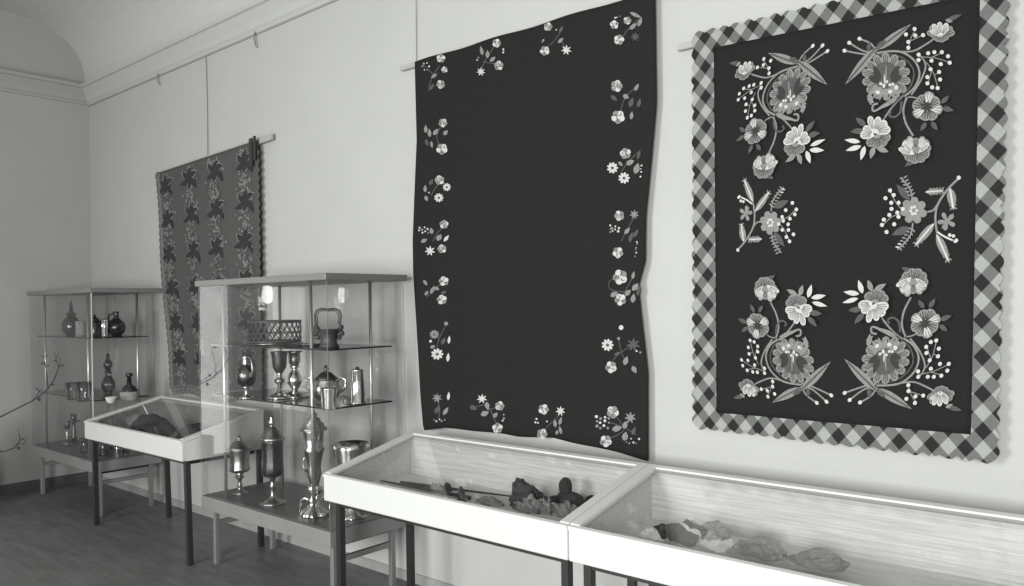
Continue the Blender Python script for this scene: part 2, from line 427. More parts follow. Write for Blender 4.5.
class Emb:
    """stitched motifs laid on a cloth surface. Points are picture positions on the wall plane, turned to (x, z)"""
    def __init__(s, surf, Y, ox, oy, sc, tf=None):
        s.bm = B(); s.surf = surf; s.Y = Y; s.o = (ox, oy, sc); s.tf = tf; s.lay = 0

    def pt(s, x, y, e=0.0):
        ox, oy, sc = s.o; P = at(ox + x / sc, oy + y / sc, Y=s.Y); q = (P.x, P.z)
        if s.tf: q = s.tf(*q)
        return Vector((q[0], s.surf(*q) - .0022 - s.lay * .00007 - e, q[1]))

    def poly(s, pts, m):
        cx = sum(p[0] for p in pts) / len(pts); cy = sum(p[1] for p in pts) / len(pts)
        c = s.bm.verts.new(s.pt(cx, cy, .0012)); v = [s.bm.verts.new(s.pt(*p)) for p in pts]
        for i in range(len(v)):
            f = s.bm.faces.new((c, v[i], v[(i + 1) % len(v)])); f.material_index = m
        s.lay += 1

    def disc(s, x, y, r, m, n=10, lob=0, amp=.0):
        s.poly([(x + r * (1 + amp * math.cos(lob * t)) * math.cos(t), y + r * (1 + amp * math.cos(lob * t)) * math.sin(t)) for t in [2 * PI * k / n for k in range(n)]], m)

    def leaf(s, x0, y0, x1, y1, w, m, rib=None):
        dx, dy = x1 - x0, y1 - y0; L = math.hypot(dx, dy) or 1; nx, ny = -dy / L, dx / L; pts = []
        for sg in (1, -1):
            rng = range(0, 7) if sg == 1 else range(6, 0, -1)
            for k in rng:
                t = k / 6; q = math.sin(PI * t ** .8) * w / 2 * sg
                if k == 0 and sg == -1: continue
                pts.append((x0 + dx * t + nx * q, y0 + dy * t + ny * q))
        s.poly(pts, m)
        if rib is not None: s.stem([(x0 + dx * .05, y0 + dy * .05), (x0 + dx * .5, y0 + dy * .5), (x0 + dx * .9, y0 + dy * .9)], w * .2, rib, .0013)

    def stem(s, pts, w, m, e=0.0):
        # smooth the polyline
        P = [pts[0]]
        for i in range(len(pts) - 1):
            p0 = pts[max(i - 1, 0)]; p1 = pts[i]; p2 = pts[i + 1]; p3 = pts[min(i + 2, len(pts) - 1)]
            for k in range(1, 5):
                t = k / 4
                P.append(tuple(.5 * (2 * p1[j] + (p2[j] - p0[j]) * t + (2 * p0[j] - 5 * p1[j] + 4 * p2[j] - p3[j]) * t * t + (-p0[j] + 3 * p1[j] - 3 * p2[j] + p3[j]) * t ** 3) for j in (0, 1)))
        prev = None
        for i in range(len(P)):
            a = P[max(i - 1, 0)]; c = P[min(i + 1, len(P) - 1)]; dx, dy = c[0] - a[0], c[1] - a[1]; L = math.hypot(dx, dy) or 1
            n = (-dy / L * w / 2, dx / L * w / 2)
            cur = (s.bm.verts.new(s.pt(P[i][0] + n[0], P[i][1] + n[1], e)), s.bm.verts.new(s.pt(P[i][0] - n[0], P[i][1] - n[1], e)))
            if prev:
                f = s.bm.faces.new((prev[0], prev[1], cur[1], cur[0])); f.material_index = m
            prev = cur
        s.lay += 1

    def flower(s, x, y, r, n, m, mc=None, rot=0, cr=.3, w=.62, alt=None):
        for k in range(n):
            t = rot + 2 * PI * k / n
            mm = alt if (alt is not None and k % 2) else m
            s.petal(x, y, t, r, r * w * 5 / n, mm)
        if mc is not None: s.disc(x, y, r * cr, mc)

    def petal(s, x, y, t, L, w, m):
        c, q = math.cos(t), math.sin(t)
        sh = [(0, 0), (.35, .38), (.7, .52), (.92, .38), (1, .12), (1, -.12), (.92, -.38), (.7, -.52), (.35, -.38)]
        s.poly([(x + a * L * c - e * w * q, y + a * L * q + e * w * c) for a, e in sh], m)

    def star(s, x, y, r, m, n=7):
        for k in range(n): s.leaf(x, y, x + r * math.cos(2 * PI * k / n + .3), y + r * math.sin(2 * PI * k / n + .3), r * .34, m)

    def petal2(s, x, y, t, L, w, m, hi):
        s.petal(x, y, t, L, w, m)
        c, q = math.cos(t), math.sin(t)
        for k in (-1, 0, 1):
            dx, dy = -q * k * w * .22, c * k * w * .22
            s.stem([(x + c * L * .3 + dx * .5, y + q * L * .3 + dy * .5), (x + c * L * .6 + dx, y + q * L * .6 + dy), (x + c * L * (.92 - abs(k) * .1) + dx * 1.1, y + q * L * (.92 - abs(k) * .1) + dy * 1.1)], w * .12, hi, .0012)

    def rose(s, x, y, r, m=0, m2=1):
        rn = random.Random(int(x * 7 + y)); a0 = rn.uniform(0, 6)
        s.disc(x, y, r * .8, m2, 16)
        for k in range(5):
            t = a0 + k * 1.257; s.disc(x + r * .5 * math.cos(t), y + r * .5 * math.sin(t), r * .5, m if k % 2 == 0 else m2, 9)
        s.disc(x + r * .1, y, r * .42, m, 10)
        for k in range(3):
            t = a0 + 1 + k * 2; s.stem([(x + r * .2 * math.cos(t), y + r * .2 * math.sin(t)), (x + r * .5 * math.cos(t + .4), y + r * .5 * math.sin(t + .4)), (x + r * .75 * math.cos(t), y + r * .75 * math.sin(t))], r * .13, 2, .0012)
        return

    def rose_plain(s, x, y, r, m=0, m2=1):
        s.disc(x, y, r, m2, 14, 5, .09)
        s.disc(x - r * .1, y - r * .12, r * .72, m, 12, 4, .1)
        s.stem([(x - r * .4, y), (x, y + r * .35), (x + r * .4, y - r * .05)], r * .16, m2)

    def done(s, name, parent):
        return link(name, s.bm, ['e_light', 'e_mid', 'e_dark', 'e_vdark'], parent, recalc=False)


def grid_cloth(name, fn, nu, nv, m, parent, thick=.004):
    b = B(); V = [[b.verts.new(fn(i / nu, j / nv)) for j in range(nv + 1)] for i in range(nu + 1)]
    for i in range(nu):
        for j in range(nv): b.faces.new((V[i][j], V[i + 1][j], V[i + 1][j + 1], V[i][j + 1]))
    r = bmesh.ops.extrude_face_region(b, geom=b.faces[:])
    for e in r['geom']:
        if isinstance(e, bmesh.types.BMVert): e.co.y += thick
    return link(name, b, m, parent, smooth=True)


# ---- big black blanket (middle)
b2L = [(.896, -3.312), (.905, -3.33), (1.10, -3.353), (1.38, -3.37), (1.80, -3.40), (1.98, -3.40), (2.55, -3.352), (3.0, -3.362)]
b2R = [(.896, -1.867), (1.30, -1.862), (1.68, -1.905), (1.80, -1.868), (2.0, -1.862), (2.25, -1.83), (2.5, -1.80), (3.0, -1.80)]
b2Bx = [(-3.33, .898), (-3.16, .93), (-2.75, .935), (-2.62, .932), (-2.4, .948), (-2.0, .915), (-1.867, .896)]


def b2surf(x, z):
    k = (3.0 - z) / 2.1; k = max(0, min(1, k))
    return -.040 - .006 * k * math.sin(x * 19 + z * .6) - .004 * math.sin(x * 8.3 + 1.2 + z) * k - .006 * k


def b2fn(u, v):
    zt = 2.992 - .012 * u + .004 * math.sin(u * 20) * (1 if 0 < u < 1 else .2)
    xl0 = interp(b2L, .9 + v * 2.1); xr0 = interp(b2R, .9 + v * 2.1); x = xl0 + (xr0 - xl0) * u
    zb = interp(b2Bx, x); z = zb + (zt - zb) * v
    return Vector((x, b2surf(x, z), z))


t2 = thing('embroidered_blanket', (-2.6, -.04, .9), 'large black blanket with small flower sprays around its edge, hung in the middle', 'wall hanging')
grid_cloth('cloth', b2fn, 90, 70, 'b2', t2)
A0 = (380, 0, 2.443); B0 = (380, 230, 2.443)
D = 'dot'; R = 'rose'; LF = 'leaf'; ST = 'star'; DY = 'daisy'; SM = 'stem'
sprays = [
    (A0, [(SM, (118, 212), (130, 182), (145, 160)), (SM, (130, 182), (112, 165), (104, 158)), (R, 148, 142, 11), (R, 157, 170, 8), (R, 148, 206, 11, 1), (LF, 132, 205, 118, 222, 9, 2), (LF, 125, 190, 140, 180, 8, 1)] + [(D, 112 + 8 * math.cos(k), 162 + 9 * math.sin(k), 2.6) for k in range(6)]),
    (A0, [(SM, (245, 172), (258, 145), (280, 110)), (SM, (250, 150), (290, 158)), (R, 284, 105, 11), (LF, 250, 135, 245, 112, 9, 1), (LF, 262, 142, 262, 122, 10, 1), (LF, 268, 150, 282, 138, 9, 1), (ST, 246, 175, 11), (R, 290, 160, 12, 1), (D, 236, 148, 3), (D, 240, 140, 3), (D, 300, 128, 3), (D, 303, 122, 3)]),
    (A0, [(SM, (402, 118), (425, 100), (445, 70)), (SM, (440, 95), (455, 120)), (R, 410, 65, 11, 1), (R, 402, 124, 12), (ST, 455, 122, 13), (LF, 435, 105, 448, 92, 9, 1), (LF, 438, 80, 447, 62, 8, 2), (D, 395, 100, 2.5), (D, 400, 97, 2.5), (D, 432, 72, 2.5)]),
    (A0, [(SM, (590, 95), (605, 72), (632, 45)), (R, 572, 60, 11), (R, 604, 50, 10, 1), (R, 584, 97, 13), (LF, 610, 72, 628, 56, 10, 1), (LF, 630, 65, 640, 42, 10, 1), (ST, 624, 90, 12, 2), (LF, 610, 30, 640, 44, 9, 1)] + [(D, 575 + 5 * k, 42 - k, 2.5) for k in range(3)]),
    (A0, [(SM, (585, 282), (598, 240), (626, 212)), (R, 578, 210, 15, 1), (LF, 564, 233, 580, 247, 10, 2), (LF, 594, 232, 608, 240, 12, 1), (LF, 622, 222, 632, 204, 9, 1), (LF, 610, 262, 618, 238, 12, 2), (LF, 630, 262, 636, 240, 10, 2), (R, 582, 286, 17, 0, 1), (LF, 614, 292, 616, 272, 9, 1), (D, 572, 214, 3)]),
    (A0, [(SM, (590, 420), (605, 398), (632, 370)), (R, 600, 375, 14, 1), (DY, 568, 410, 14), (DY, 597, 435, 14), (LF, 583, 395, 594, 406, 8, 1), (LF, 602, 402, 622, 392, 13, 1), (LF, 624, 425, 632, 398, 15, 1), (LF, 630, 390, 636, 365, 8, 2)] + [(D, 640 - k, 403 + 9 * k, 2.6) for k in range(4)]),
    (A0, [(SM, (590, 590), (605, 560), (622, 530)), (R, 585, 527, 13, 1), (ST, 622, 524, 12, 1), (LF, 598, 572, 612, 556, 10, 1), (LF, 610, 592, 618, 566, 10, 2), (LF, 620, 580, 632, 560, 9, 2)] + [(D, 562 + 7 * (k % 4), 552 + 8 * (k // 4) + (k % 2) * 5, 3.4) for k in range(9)] + [(R, 582, 617, 14, 0)] + [(D, 630 - k, 590 + 7 * k, 2.4) for k in range(6)]),
    (A0, [(SM, (150, 362), (138, 335), (150, 305)), (R, 153, 300, 11, 1), (LF, 112, 325, 112, 305, 9, 1), (LF, 122, 335, 120, 314, 9, 1), (LF, 130, 330, 142, 314, 10, 1), (LF, 112, 340, 118, 358, 8, 2), (R, 151, 364, 14), (LF, 155, 330, 165, 318, 10, 1), (LF, 125, 345, 128, 362, 7, 1)]),
    (A0, [(SM, (125, 478), (135, 460), (150, 440)), (R, 145, 440, 12, 1), (DY, 163, 457, 10), (DY, 144, 483, 11), (LF, 122, 452, 130, 438, 10, 2), (LF, 112, 470, 112, 452, 9, 1), (LF, 112, 478, 118, 492, 9, 1), (D, 122, 470, 3)]),
    (A0, [(SM, (130, 590), (140, 570), (156, 552)), (R, 156, 548, 11, 1), (LF, 128, 572, 126, 556, 10, 1), (LF, 140, 588, 150, 572, 12, 1), (LF, 156, 590, 168, 574, 8, 0)] + [(D, 98 + 7 * (k % 4), 556 + 8 * (k // 4) + (k % 2) * 4, 3) for k in range(8)] + [(ST, 124, 613, 13), (R, 152, 608, 11, 1), (LF, 102, 592, 118, 584, 10, 1), (D, 166, 585, 3)]),
    (B0, [(SM, (115, 165), (135, 145), (152, 128)), (R, 156, 125, 12), (LF, 108, 122, 118, 136, 8, 1), (LF, 112, 160, 120, 148, 8, 1), (LF, 126, 156, 135, 136, 9, 1), (LF, 135, 140, 146, 146, 9, 1), (R, 152, 170, 12), (LF, 150, 155, 164, 150, 8, 2)]),
    (B0, [(SM, (140, 296), (145, 268), (160, 236)), (D, 160, 230, 6), (DY, 135, 255, 11, 1), (LF, 152, 280, 160, 262, 10, 2), (LF, 168, 278, 170, 258, 7, 0), (DY, 142, 303, 14), (LF, 166, 322, 168, 300, 8, 0), (LF, 126, 288, 138, 282, 9, 1), (D, 128, 270, 4)]),
    (B0, [(SM, (146, 462), (148, 435), (142, 415)), (ST, 142, 410, 12, 1), (LF, 138, 448, 148, 428, 11, 2), (LF, 167, 416, 169, 395, 7, 0), (LF, 156, 452, 168, 432, 9, 1)] + [(D, 135 + 6 * k, 462 + (k % 2) * 6, 2.4) for k in range(5)]),
    (B0, [(SM, (588, 168), (605, 140), (622, 108)), (SM, (600, 152), (562, 145), (560, 125), (578, 118)), (R, 587, 115, 19, 0, 1), (LF, 562, 162, 582, 152, 13, 1), (R, 588, 170, 15), (LF, 600, 160, 614, 146, 12, 1), (LF, 618, 148, 632, 130, 13, 1), (LF, 618, 178, 622, 155, 12, 1), (LF, 630, 162, 634, 135, 8, 2), (LF, 618, 120, 622, 100, 8, 1)]),
    (B0, [(SM, (566, 320), (590, 298), (618, 282)), (SM, (600, 318), (590, 298), (583, 266)), (D, 590, 237, 7), (D, 583, 264, 6), (DY, 555, 281, 15), (ST, 620, 280, 18, 2), (R, 564, 335, 15), (LF, 598, 330, 606, 308, 13, 1), (LF, 618, 332, 628, 350, 12, 1), (LF, 572, 306, 590, 298, 9, 2), (D, 630, 295, 3), (D, 636, 300, 3)]),
    (B0, [(SM, (232, 434), (262, 430), (285, 480)), (SM, (262, 440), (288, 432)), (ST, 250, 412, 12), (LF, 222, 430, 240, 438, 12, 2), (LF, 260, 420, 264, 440, 10, 1), (LF, 248, 452, 266, 444, 13, 1), (R, 291, 430, 12, 1), (R, 286, 484, 13), (LF, 276, 458, 286, 446, 10, 1), (D, 300, 452, 2.6), (D, 303, 460, 2.6), (D, 298, 466, 2.6)]),
    (B0, [(SM, (398, 490), (420, 470), (442, 450)), (R, 400, 438, 13), (ST, 443, 442, 13), (LF, 430, 482, 428, 462, 10, 1), (LF, 440, 476, 446, 456, 9, 1), (LF, 446, 498, 440, 478, 9, 1), (LF, 432, 500, 436, 488, 8, 1), (R, 397, 498, 13, 1), (D, 384, 462, 3), (D, 380, 470, 3), (D, 388, 472, 3), (D, 408, 466, 3)]),
    (B0, [(SM, (552, 512), (590, 495), (612, 462)), (SM, (572, 450), (598, 480), (628, 500)), (SM, (598, 482), (560, 470)), (R, 568, 445, 16, 1), (ST, 613, 458, 15, 1), (LF, 566, 488, 592, 482, 15, 1), (LF, 596, 485, 604, 466, 13, 1), (LF, 598, 515, 602, 492, 16, 1), (LF, 618, 500, 626, 480, 10, 2), (R, 551, 516, 15)] + [(D, 530 + 9 * (k % 4), 456 + 11 * (k // 4) + (k % 2) * 5, 4) for k in range(12)] + [(D, 604 + 6 * k, 516 + 7 * math.sin(k * 2.2), 2.8) for k in range(6)]),
]
rnd2 = random.Random(11)
for off, items in sprays:
    e = Emb(b2surf, -.045, *off)
    for it in items:
        k = it[0]; p = it[1:]
        if k == D: e.disc(p[0] + rnd2.uniform(-1.6, 1.6), p[1] + rnd2.uniform(-1.6, 1.6), p[2] * rnd2.uniform(.65, 1), rnd2.choice((0, 0, 1)), 7)
        elif k == R: e.rose(p[0], p[1], p[2], 0 if len(p) < 4 or p[3] == 0 else 1, 1 if len(p) < 4 or p[3] == 0 else 0)
        elif k == LF: e.leaf(*p)
        elif k == ST: e.star(p[0], p[1], p[2], p[3] if len(p) > 3 else 0)
        elif k == DY: e.flower(p[0], p[1], p[2], 9, p[3] if len(p) > 3 else 0, 2, w=.75)
        elif k == SM: e.stem(list(p), 2.2, 2)
    e.done('embroidered_spray', t2)

# ---- black cloth with gingham border (right)
IC = [(-1.522, 2.662), (-.548, 2.628), (-.591, 1.137), (-1.529, 1.139)]     # inner TL TR BR BL
OC = [(-1.612, 2.735), (-.472, 2.705), (-.522, 1.056), (-1.628, 1.076)]


def b3surf(x, z):
    k = max(0, min(1, (2.75 - z) / 1.7))
    return -.040 - .003 * math.sin(x * 11 + z * 1.3) * k - .010 * k


t3 = thing('embroidered_cover', (-1.05, -.04, 1.06), 'black embroidered cloth with scalloped gingham border hung at the right', 'wall hanging')


def bil(Q, u, v):
    a = Vector(Q[3]).lerp(Vector(Q[2]), u); c = Vector(Q[0]).lerp(Vector(Q[1]), u); return a.lerp(c, v)


def b3fn(u, v):
    p = bil(IC, u, v); return Vector((p.x, b3surf(p.x, p.y) , p.y))


grid_cloth('cloth', b3fn, 40, 50, 'b3', t3)
b = B(); NS = 600
inner, outer, midr = [], [], []
per = []
for s in range(4):
    a, c = Vector(OC[s]), Vector(OC[(s + 1) % 4]); ia, ic = Vector(IC[s]), Vector(IC[(s + 1) % 4])
    n = 132 if s % 2 == 0 else 180
    L = (c - a).length; nrm = Vector((-(c - a).y, (c - a).x)).normalized()      # outward for clockwise order
    cnt = round(L / .054)
    for k in range(n):
        q = k / n; amp = .015 * abs(math.sin(PI * q * cnt)) - .002 + .0025 * math.sin(q * 137) * math.sin(q * 53)
        per.append((ia.lerp(ic, q), a.lerp(c, q) + nrm * amp))
rings = []
for f_ in (0, .33, .66, 1):
    rings.append([b.verts.new((p.x, b3surf(p.x, p.y) - .0012 - .002 * math.sin(p.x * 30 + p.y * 25) * f_, p.y)) for p in [i_.lerp(o_, f_) for i_, o_ in per]])
n = len(per)
for r0, r1 in zip(rings, rings[1:]):
    for k in range(n): b.faces.new((r0[k], r0[(k + 1) % n], r1[(k + 1) % n], r1[k]))
r = bmesh.ops.extrude_face_region(b, geom=b.faces[:])
for e in r['geom']:
    if isinstance(e, bmesh.types.BMVert): e.co.y += .003
link('gingham_border', b, 'gingham', t3)


def bouquet(tf):
    e = Emb(b3surf, -.045, 830, 0, 2.928, tf)
    st = lambda p, w=5, m=1: e.stem(p, w, m)
    # stems
    st([(135, 155), (200, 150), (245, 175), (262, 215), (248, 255), (218, 282)], 6)
    st([(140, 160), (195, 162), (232, 185), (246, 215), (236, 252), (212, 278)], 4, 2)
    st([(262, 160), (280, 190), (266, 235), (238, 278)], 5, 1)
    st([(180, 150), (240, 150), (280, 130), (312, 108)], 5, 1)
    st([(215, 280), (185, 310), (160, 345), (152, 362)], 5, 1)
    st([(225, 285), (215, 320), (222, 360), (244, 398)], 6, 1)
    st([(228, 284), (250, 286), (266, 296)], 4, 1)
    # tendrils with dot ends
    for p in ([(135, 160), (95, 158), (42, 148)], [(130, 155), (95, 148), (56, 125)], [(135, 150), (120, 128), (86, 113)]):
        st(p, 5); e.disc(*p[-1], 6, 0)
    e.leaf(112, 150, 116, 122, 14, 2); e.leaf(135, 138, 172, 114, 14, 2)
    e.leaf(135, 148, 238, 70, 24, 1, 2); e.leaf(138, 136, 44, 248, 25, 1, 2)
    # great flower
    for k in range(14):
        t = 2 * PI * k / 14 + .2; e.petal2(165 + 20 * math.cos(t), 225 + 18 * math.sin(t), t, 52, 25, 1, 2)
    e.disc(165, 225, 40, 1, 16)
    for q in (108, 126, 146, 168, 190, 208): e.leaf(160, 235, q, 300 - abs(q - 158) * .3, 18, 1)
    for k in range(9): e.disc(132 + 9 * k, 262 + 8 * math.sin(k * 1.7), 7, 0 if k % 2 else 1)
    e.disc(165, 222, 40, 2, 14)
    e.leaf(160, 248, 128, 192, 30, 3); e.leaf(168, 246, 205, 192, 30, 3); e.leaf(150, 240, 112, 225, 22, 3); e.leaf(176, 240, 212, 222, 22, 3)
    e.leaf(164, 255, 166, 190, 12, 1); e.leaf(162, 248, 160, 208, 7, 0)
    for k in range(5): e.disc(150 + 9 * k, 246 + 6 * math.sin(k * 2.3), 4.5, 0)
    e.leaf(118, 275, 122, 310, 16, 1); e.leaf(110, 290, 132, 302, 10, 1)
    # top right flower
    for a in (-2.9, -2.45, -.65, -.25): e.petal2(326, 106, a, 42, 19, 1, 2)
    for a in (.2, .8, 1.4, 2.0, 2.6): e.petal2(326, 96, a, 30, 20, 1, 2)
    for a in (-2.1, -1.65, -1.15): e.petal2(326, 112, a, 46, 17, 0, 1)
    for a in (-2.6, -.9): e.petal2(326, 110, a, 36, 12, 0, 1)
    e.leaf(345, 62, 388, 44, 14, 2); e.leaf(340, 60, 362, 66, 12, 1)
    # berries
    bs = [(225, 103), (250, 87), (252, 106), (275, 105), (232, 125), (232, 142), (262, 162), (290, 158), (308, 155), (330, 155), (348, 167), (327, 190), (353, 186), (262, 178), (297, 205), (322, 213), (325, 235), (288, 228), (288, 246), (302, 258), (318, 260), (300, 180)]
    st([(232, 140), (240, 112), (252, 90)], 2.5, 1); st([(238, 122), (272, 106)], 2.5, 1); st([(262, 168), (310, 172), (350, 184)], 2.5, 1); st([(300, 170), (330, 157)], 2.5, 1)
    st([(285, 185), (305, 215), (318, 258)], 2.5, 1); st([(300, 210), (290, 245)], 2.5, 1); st([(308, 222), (322, 214)], 2.5, 1)
    for x, y in bs: e.disc(x, y, 6.2, 0, 8)
    # eight petalled flower
    for k in range(7): e.leaf(335 if k < 2 else 300, 0, 0, 0, 0, 1) if False else None
    e.leaf(328, 305, 352, 282, 14, 2); e.leaf(330, 318, 366, 326, 16, 2); e.leaf(300, 358, 318, 384, 15, 2); e.leaf(285, 360, 268, 386, 14, 2)
    for k in range(8): e.petal2(287, 316, .2 + 2 * PI * k / 8, 46 - (k % 3) * 3, 32, 1, 0 if k % 3 == 0 else 2)
    e.star(287, 314, 22, 3, 8)
    # lower flower
    e.leaf(262, 462, 222, 490, 18, 2)
    for a in (-.1, .5, 1.1, 1.7, 2.3, 2.9, -3.0, -.5): e.petal2(256, 438, a, 44, 27, 1, 2)
    for a in (-2.5, -2.1, -1.0, -.65): e.petal2(256, 440, a, 44, 20, 1, 0)
    for a in (-2.75, -2.3): e.petal2(252, 456, a, 50, 15, 0, 1)
    for a in (-1.55,): e.petal2(256, 446, a, 40, 20, 1, 2)
    e.petal2(262, 452, -.75, 44, 14, 0, 1)
    # pale flower at the inner side
    e.leaf(110, 372, 80, 346, 18, 2); e.leaf(105, 385, 64, 388, 18, 2)
    for a in (.3, .9, 1.5, 2.2): e.petal2(142, 396, a, 42, 27, 1, 2)
    for a in (-1.75, -1.25): e.petal2(132, 396, a, 54, 20, 0, 1)
    for a in (-.75, -.25): e.petal2(134, 392, a, 50, 26, 0, 1)
    for a in (-3.0, -2.4): e.petal2(136, 402, a, 42, 24, 0, 1)
    e.leaf(95, 418, 48, 412, 14, 0); e.leaf(98, 430, 52, 444, 15, 0); e.leaf(108, 430, 96, 472, 15, 0); e.leaf(135, 432, 124, 468, 16, 1); e.leaf(142, 434, 178, 448, 17, 1)
    # curled leaves
    st([(205, 285), (180, 300), (150, 322), (132, 328), (132, 312), (146, 306)], 6, 1); e.leaf(205, 292, 136, 328, 12, 1)
    st([(215, 300), (212, 330), (196, 346), (180, 342), (184, 330)], 6, 2)
    e.done('embroidered_bouquet', t3)


def side_spray(tf):
    e = Emb(b3surf, -.045, 830, 160, 3.258, tf)
    st = lambda p, w=6, m=1: e.stem(p, w, m)
    st([(420, 60), (385, 95), (352, 145), (344, 190), (350, 240)], 7); e.disc(420, 58, 7, 0)
    st([(312, 170), (335, 165), (350, 148)], 6)
    for (a, b_, c, d, w, m) in ((310, 105, 374, 100, 20, 1), (392, 90, 404, 165, 30, 1), (342, 205, 275, 284, 26, 1), (348, 240, 392, 338, 28, 1)):
        e.leaf(a, b_, c, d, w, m, 0)
        for k in range(1, 6):
            t = k / 6; x, y = a + (c - a) * t, b_ + (d - b_) * t
            for sg in (-1, 1):
                an = math.atan2(d - b_, c - a) + sg * .9; e.leaf(x, y, x + 17 * math.cos(an), y + 17 * math.sin(an), 6, m)
    e.flower(382, 200, 30, 5, 1, None, rot=.5, w=.5); e.leaf(365, 225, 405, 172, 12, 1)
    st([(352, 235), (375, 250), (402, 262)], 6, 0)
    for x, y in ((410, 265), (404, 248), (392, 245), (414, 262)): e.disc(x, y, 6, 0)
    # flower
    e.leaf(262, 130, 218, 80, 26, 2); e.leaf(262, 220, 202, 245, 26, 2)
    st([(270, 128), (262, 95), (236, 62)], 5)
    for k in range(6):
        x, y = 266 - k * 5, 115 - k * 11; e.leaf(x, y, x + 14, y - 9, 6, 1); e.leaf(x, y, x - 14, y + 0, 6, 1)
    st([(272, 205), (262, 250), (222, 292)], 5)
    for k in range(7):
        x, y = 270 - k * 7, 225 + k * 10; e.leaf(x, y, x + 10, y + 12, 6, 1); e.leaf(x, y, x - 14, y - 2, 6, 0 if k > 4 else 1)
    e.flower(275, 165, 44, 7, 1, None, rot=.3, w=.85)
    for k in range(6): e.disc(275 + 10 * math.cos(k), 165 + 12 * math.sin(k), 5, 0)
    st([(240, 165), (218, 140), (198, 102)], 3); st([(240, 175), (205, 185), (178, 210)], 3)
    for x, y in ((198, 100), (183, 125), (202, 140), (210, 115), (226, 140), (203, 160), (222, 172), (178, 195), (172, 212), (187, 235), (212, 210), (196, 180), (226, 186), (240, 160)):
        e.disc(x, y, 7, 0, 8); e.disc(x, y, 2.4, 1, 6)
    e.done('embroidered_spray', t3)


cxm = -1.047; czm = 1.898
bouquet(lambda x, z: (x, z))
bouquet(lambda x, z: (2 * cxm - x + .045, z + .012))
bouquet(lambda x, z: (x - .014 , 2 * czm - z - .01))
bouquet(lambda x, z: (2 * cxm - x + .045, 2 * czm - z - .022))
side_spray(lambda x, z: (x, z))
side_spray(lambda x, z: (2 * cxm - x + .05, 2 * 1.925 - z - .024))

# ---- patterned runner (left)
t1 = thing('woven_runner', (-5.75, -.05, .96), 'grey runner with four columns of dark leaf stars and lace edge, hung at the left', 'wall hanging')


def b1surf(x, z):
    k = max(0, min(1, (2.75 - z) / 1.7)); return -.050 - .008 * k * math.sin(x * 14 + z * .8) - .004 * k


def b1fn(u, v):
    zt = 2.735 + .05 * u; xl = -6.27 + (-6.495 + 6.27) * v + .02 * math.sin(v * 9); xr = -4.97 - .015 * v
    x = xl + (xr - xl) * u; zb = .965 + .02 * math.sin(u * 9) + .02 * u; return Vector((x, b1surf(x, zb + (zt - zb) * v), zb + (zt - zb) * v))


grid_cloth('cloth', b1fn, 70, 50, mat('grey_brown_weave', .085, .95, bump=.8, bscale=140, var=.25, vscale=60, spec=.1), t1)


def uvpt(u, v, e=0.0):
    p = b1fn(u, v); return Vector((p.x, p.y - .002 - e, p.z))


rnd = random.Random(3)
for ci, (ux0, ux1) in enumerate(((.075, .105), (.345, .36), (.60, .60), (.885, .86))):
    b = B()

    def add(pts, m, e):
        cu = sum(p[0] for p in pts) / len(pts); cv = sum(p[1] for p in pts) / len(pts)
        c = b.verts.new(uvpt(cu, cv, e + .001)); vs = [b.verts.new(uvpt(*p, e)) for p in pts]
        for i in range(len(vs)): b.faces.new((c, vs[i], vs[(i + 1) % len(vs)])).material_index = m
    lay = 0
    cxu = lambda v: ux0 + (ux1 - ux0) * (1 - v)
    # pale flecks forming the band
    for k in range(760):
        v = rnd.uniform(.012, .985); u = cxu(v) + rnd.gauss(0, .030) + .018 * math.sin(v * 42); q_ = rnd.uniform(.007, .016); a = rnd.uniform(0, PI)
        pts = [(u + q_ * math.cos(a + q) * (1 if i % 2 else .45), v + q_ * math.sin(a + q) * .6 * (1 if i % 2 else .5)) for i, q in enumerate((0, 1.2, 2.1, 3.1, 4.2, 5.3))]
        pts = [(min(.999, max(.001, p)), q) for p, q in pts]
        add(pts, rnd.choice((0, 0, 1)), .0003 + k * .000004)
    # dark leaf sprays, each a crooked cross of pointed leaves edged by a pale thread
    for k in range(6):
        v0 = .93 - k * .158
        u0 = cxu(v0) + rnd.uniform(-.008, .008)
        for j, (a, L) in enumerate(((.35, .085), (1.2, .075), (2.35, .085), (3.5, .10), (4.4, .08), (5.4, .105))):
            a += rnd.uniform(-.12, .12); L *= rnd.uniform(.9, 1.15)
            for grow, mm, ee in ((1.22, 0, .0028), (1.0, 2, .0036)):
                ca, sa = math.cos(a) * L, math.sin(a) * L * .62; wv = .021 * grow
                bend = .012
                cl = [(u0 - math.sin(a) * bend * math.sin(t * PI) + ca * t * grow ** .5, v0 + math.cos(a) * bend * .6 * math.sin(t * PI) + sa * t * grow ** .5) for t in (0, .25, .5, .75, 1)]
                wd = [.4, .9, 1, .6, 0]
                up_ = [(p[0] - math.sin(a) * wv * w_, p[1] + math.cos(a) * wv * .62 * w_) for p, w_ in zip(cl, wd)]
                dn_ = [(p[0] + math.sin(a) * wv * w_, p[1] - math.cos(a) * wv * .62 * w_) for p, w_ in zip(cl, wd)]
                if mm == 0 and j % 2: continue
                pts = up_ + dn_[:-1][::-1]
                pts = [(min(.999, max(.001, p)), q) for p, q in pts]
                add(pts, mm, ee + j * .0001)
    link('motif_column', b, ['e_mid', 'e_dark', mat('dark_leaf_thread_%d' % ci, .022, .9)], t1, recalc=False)
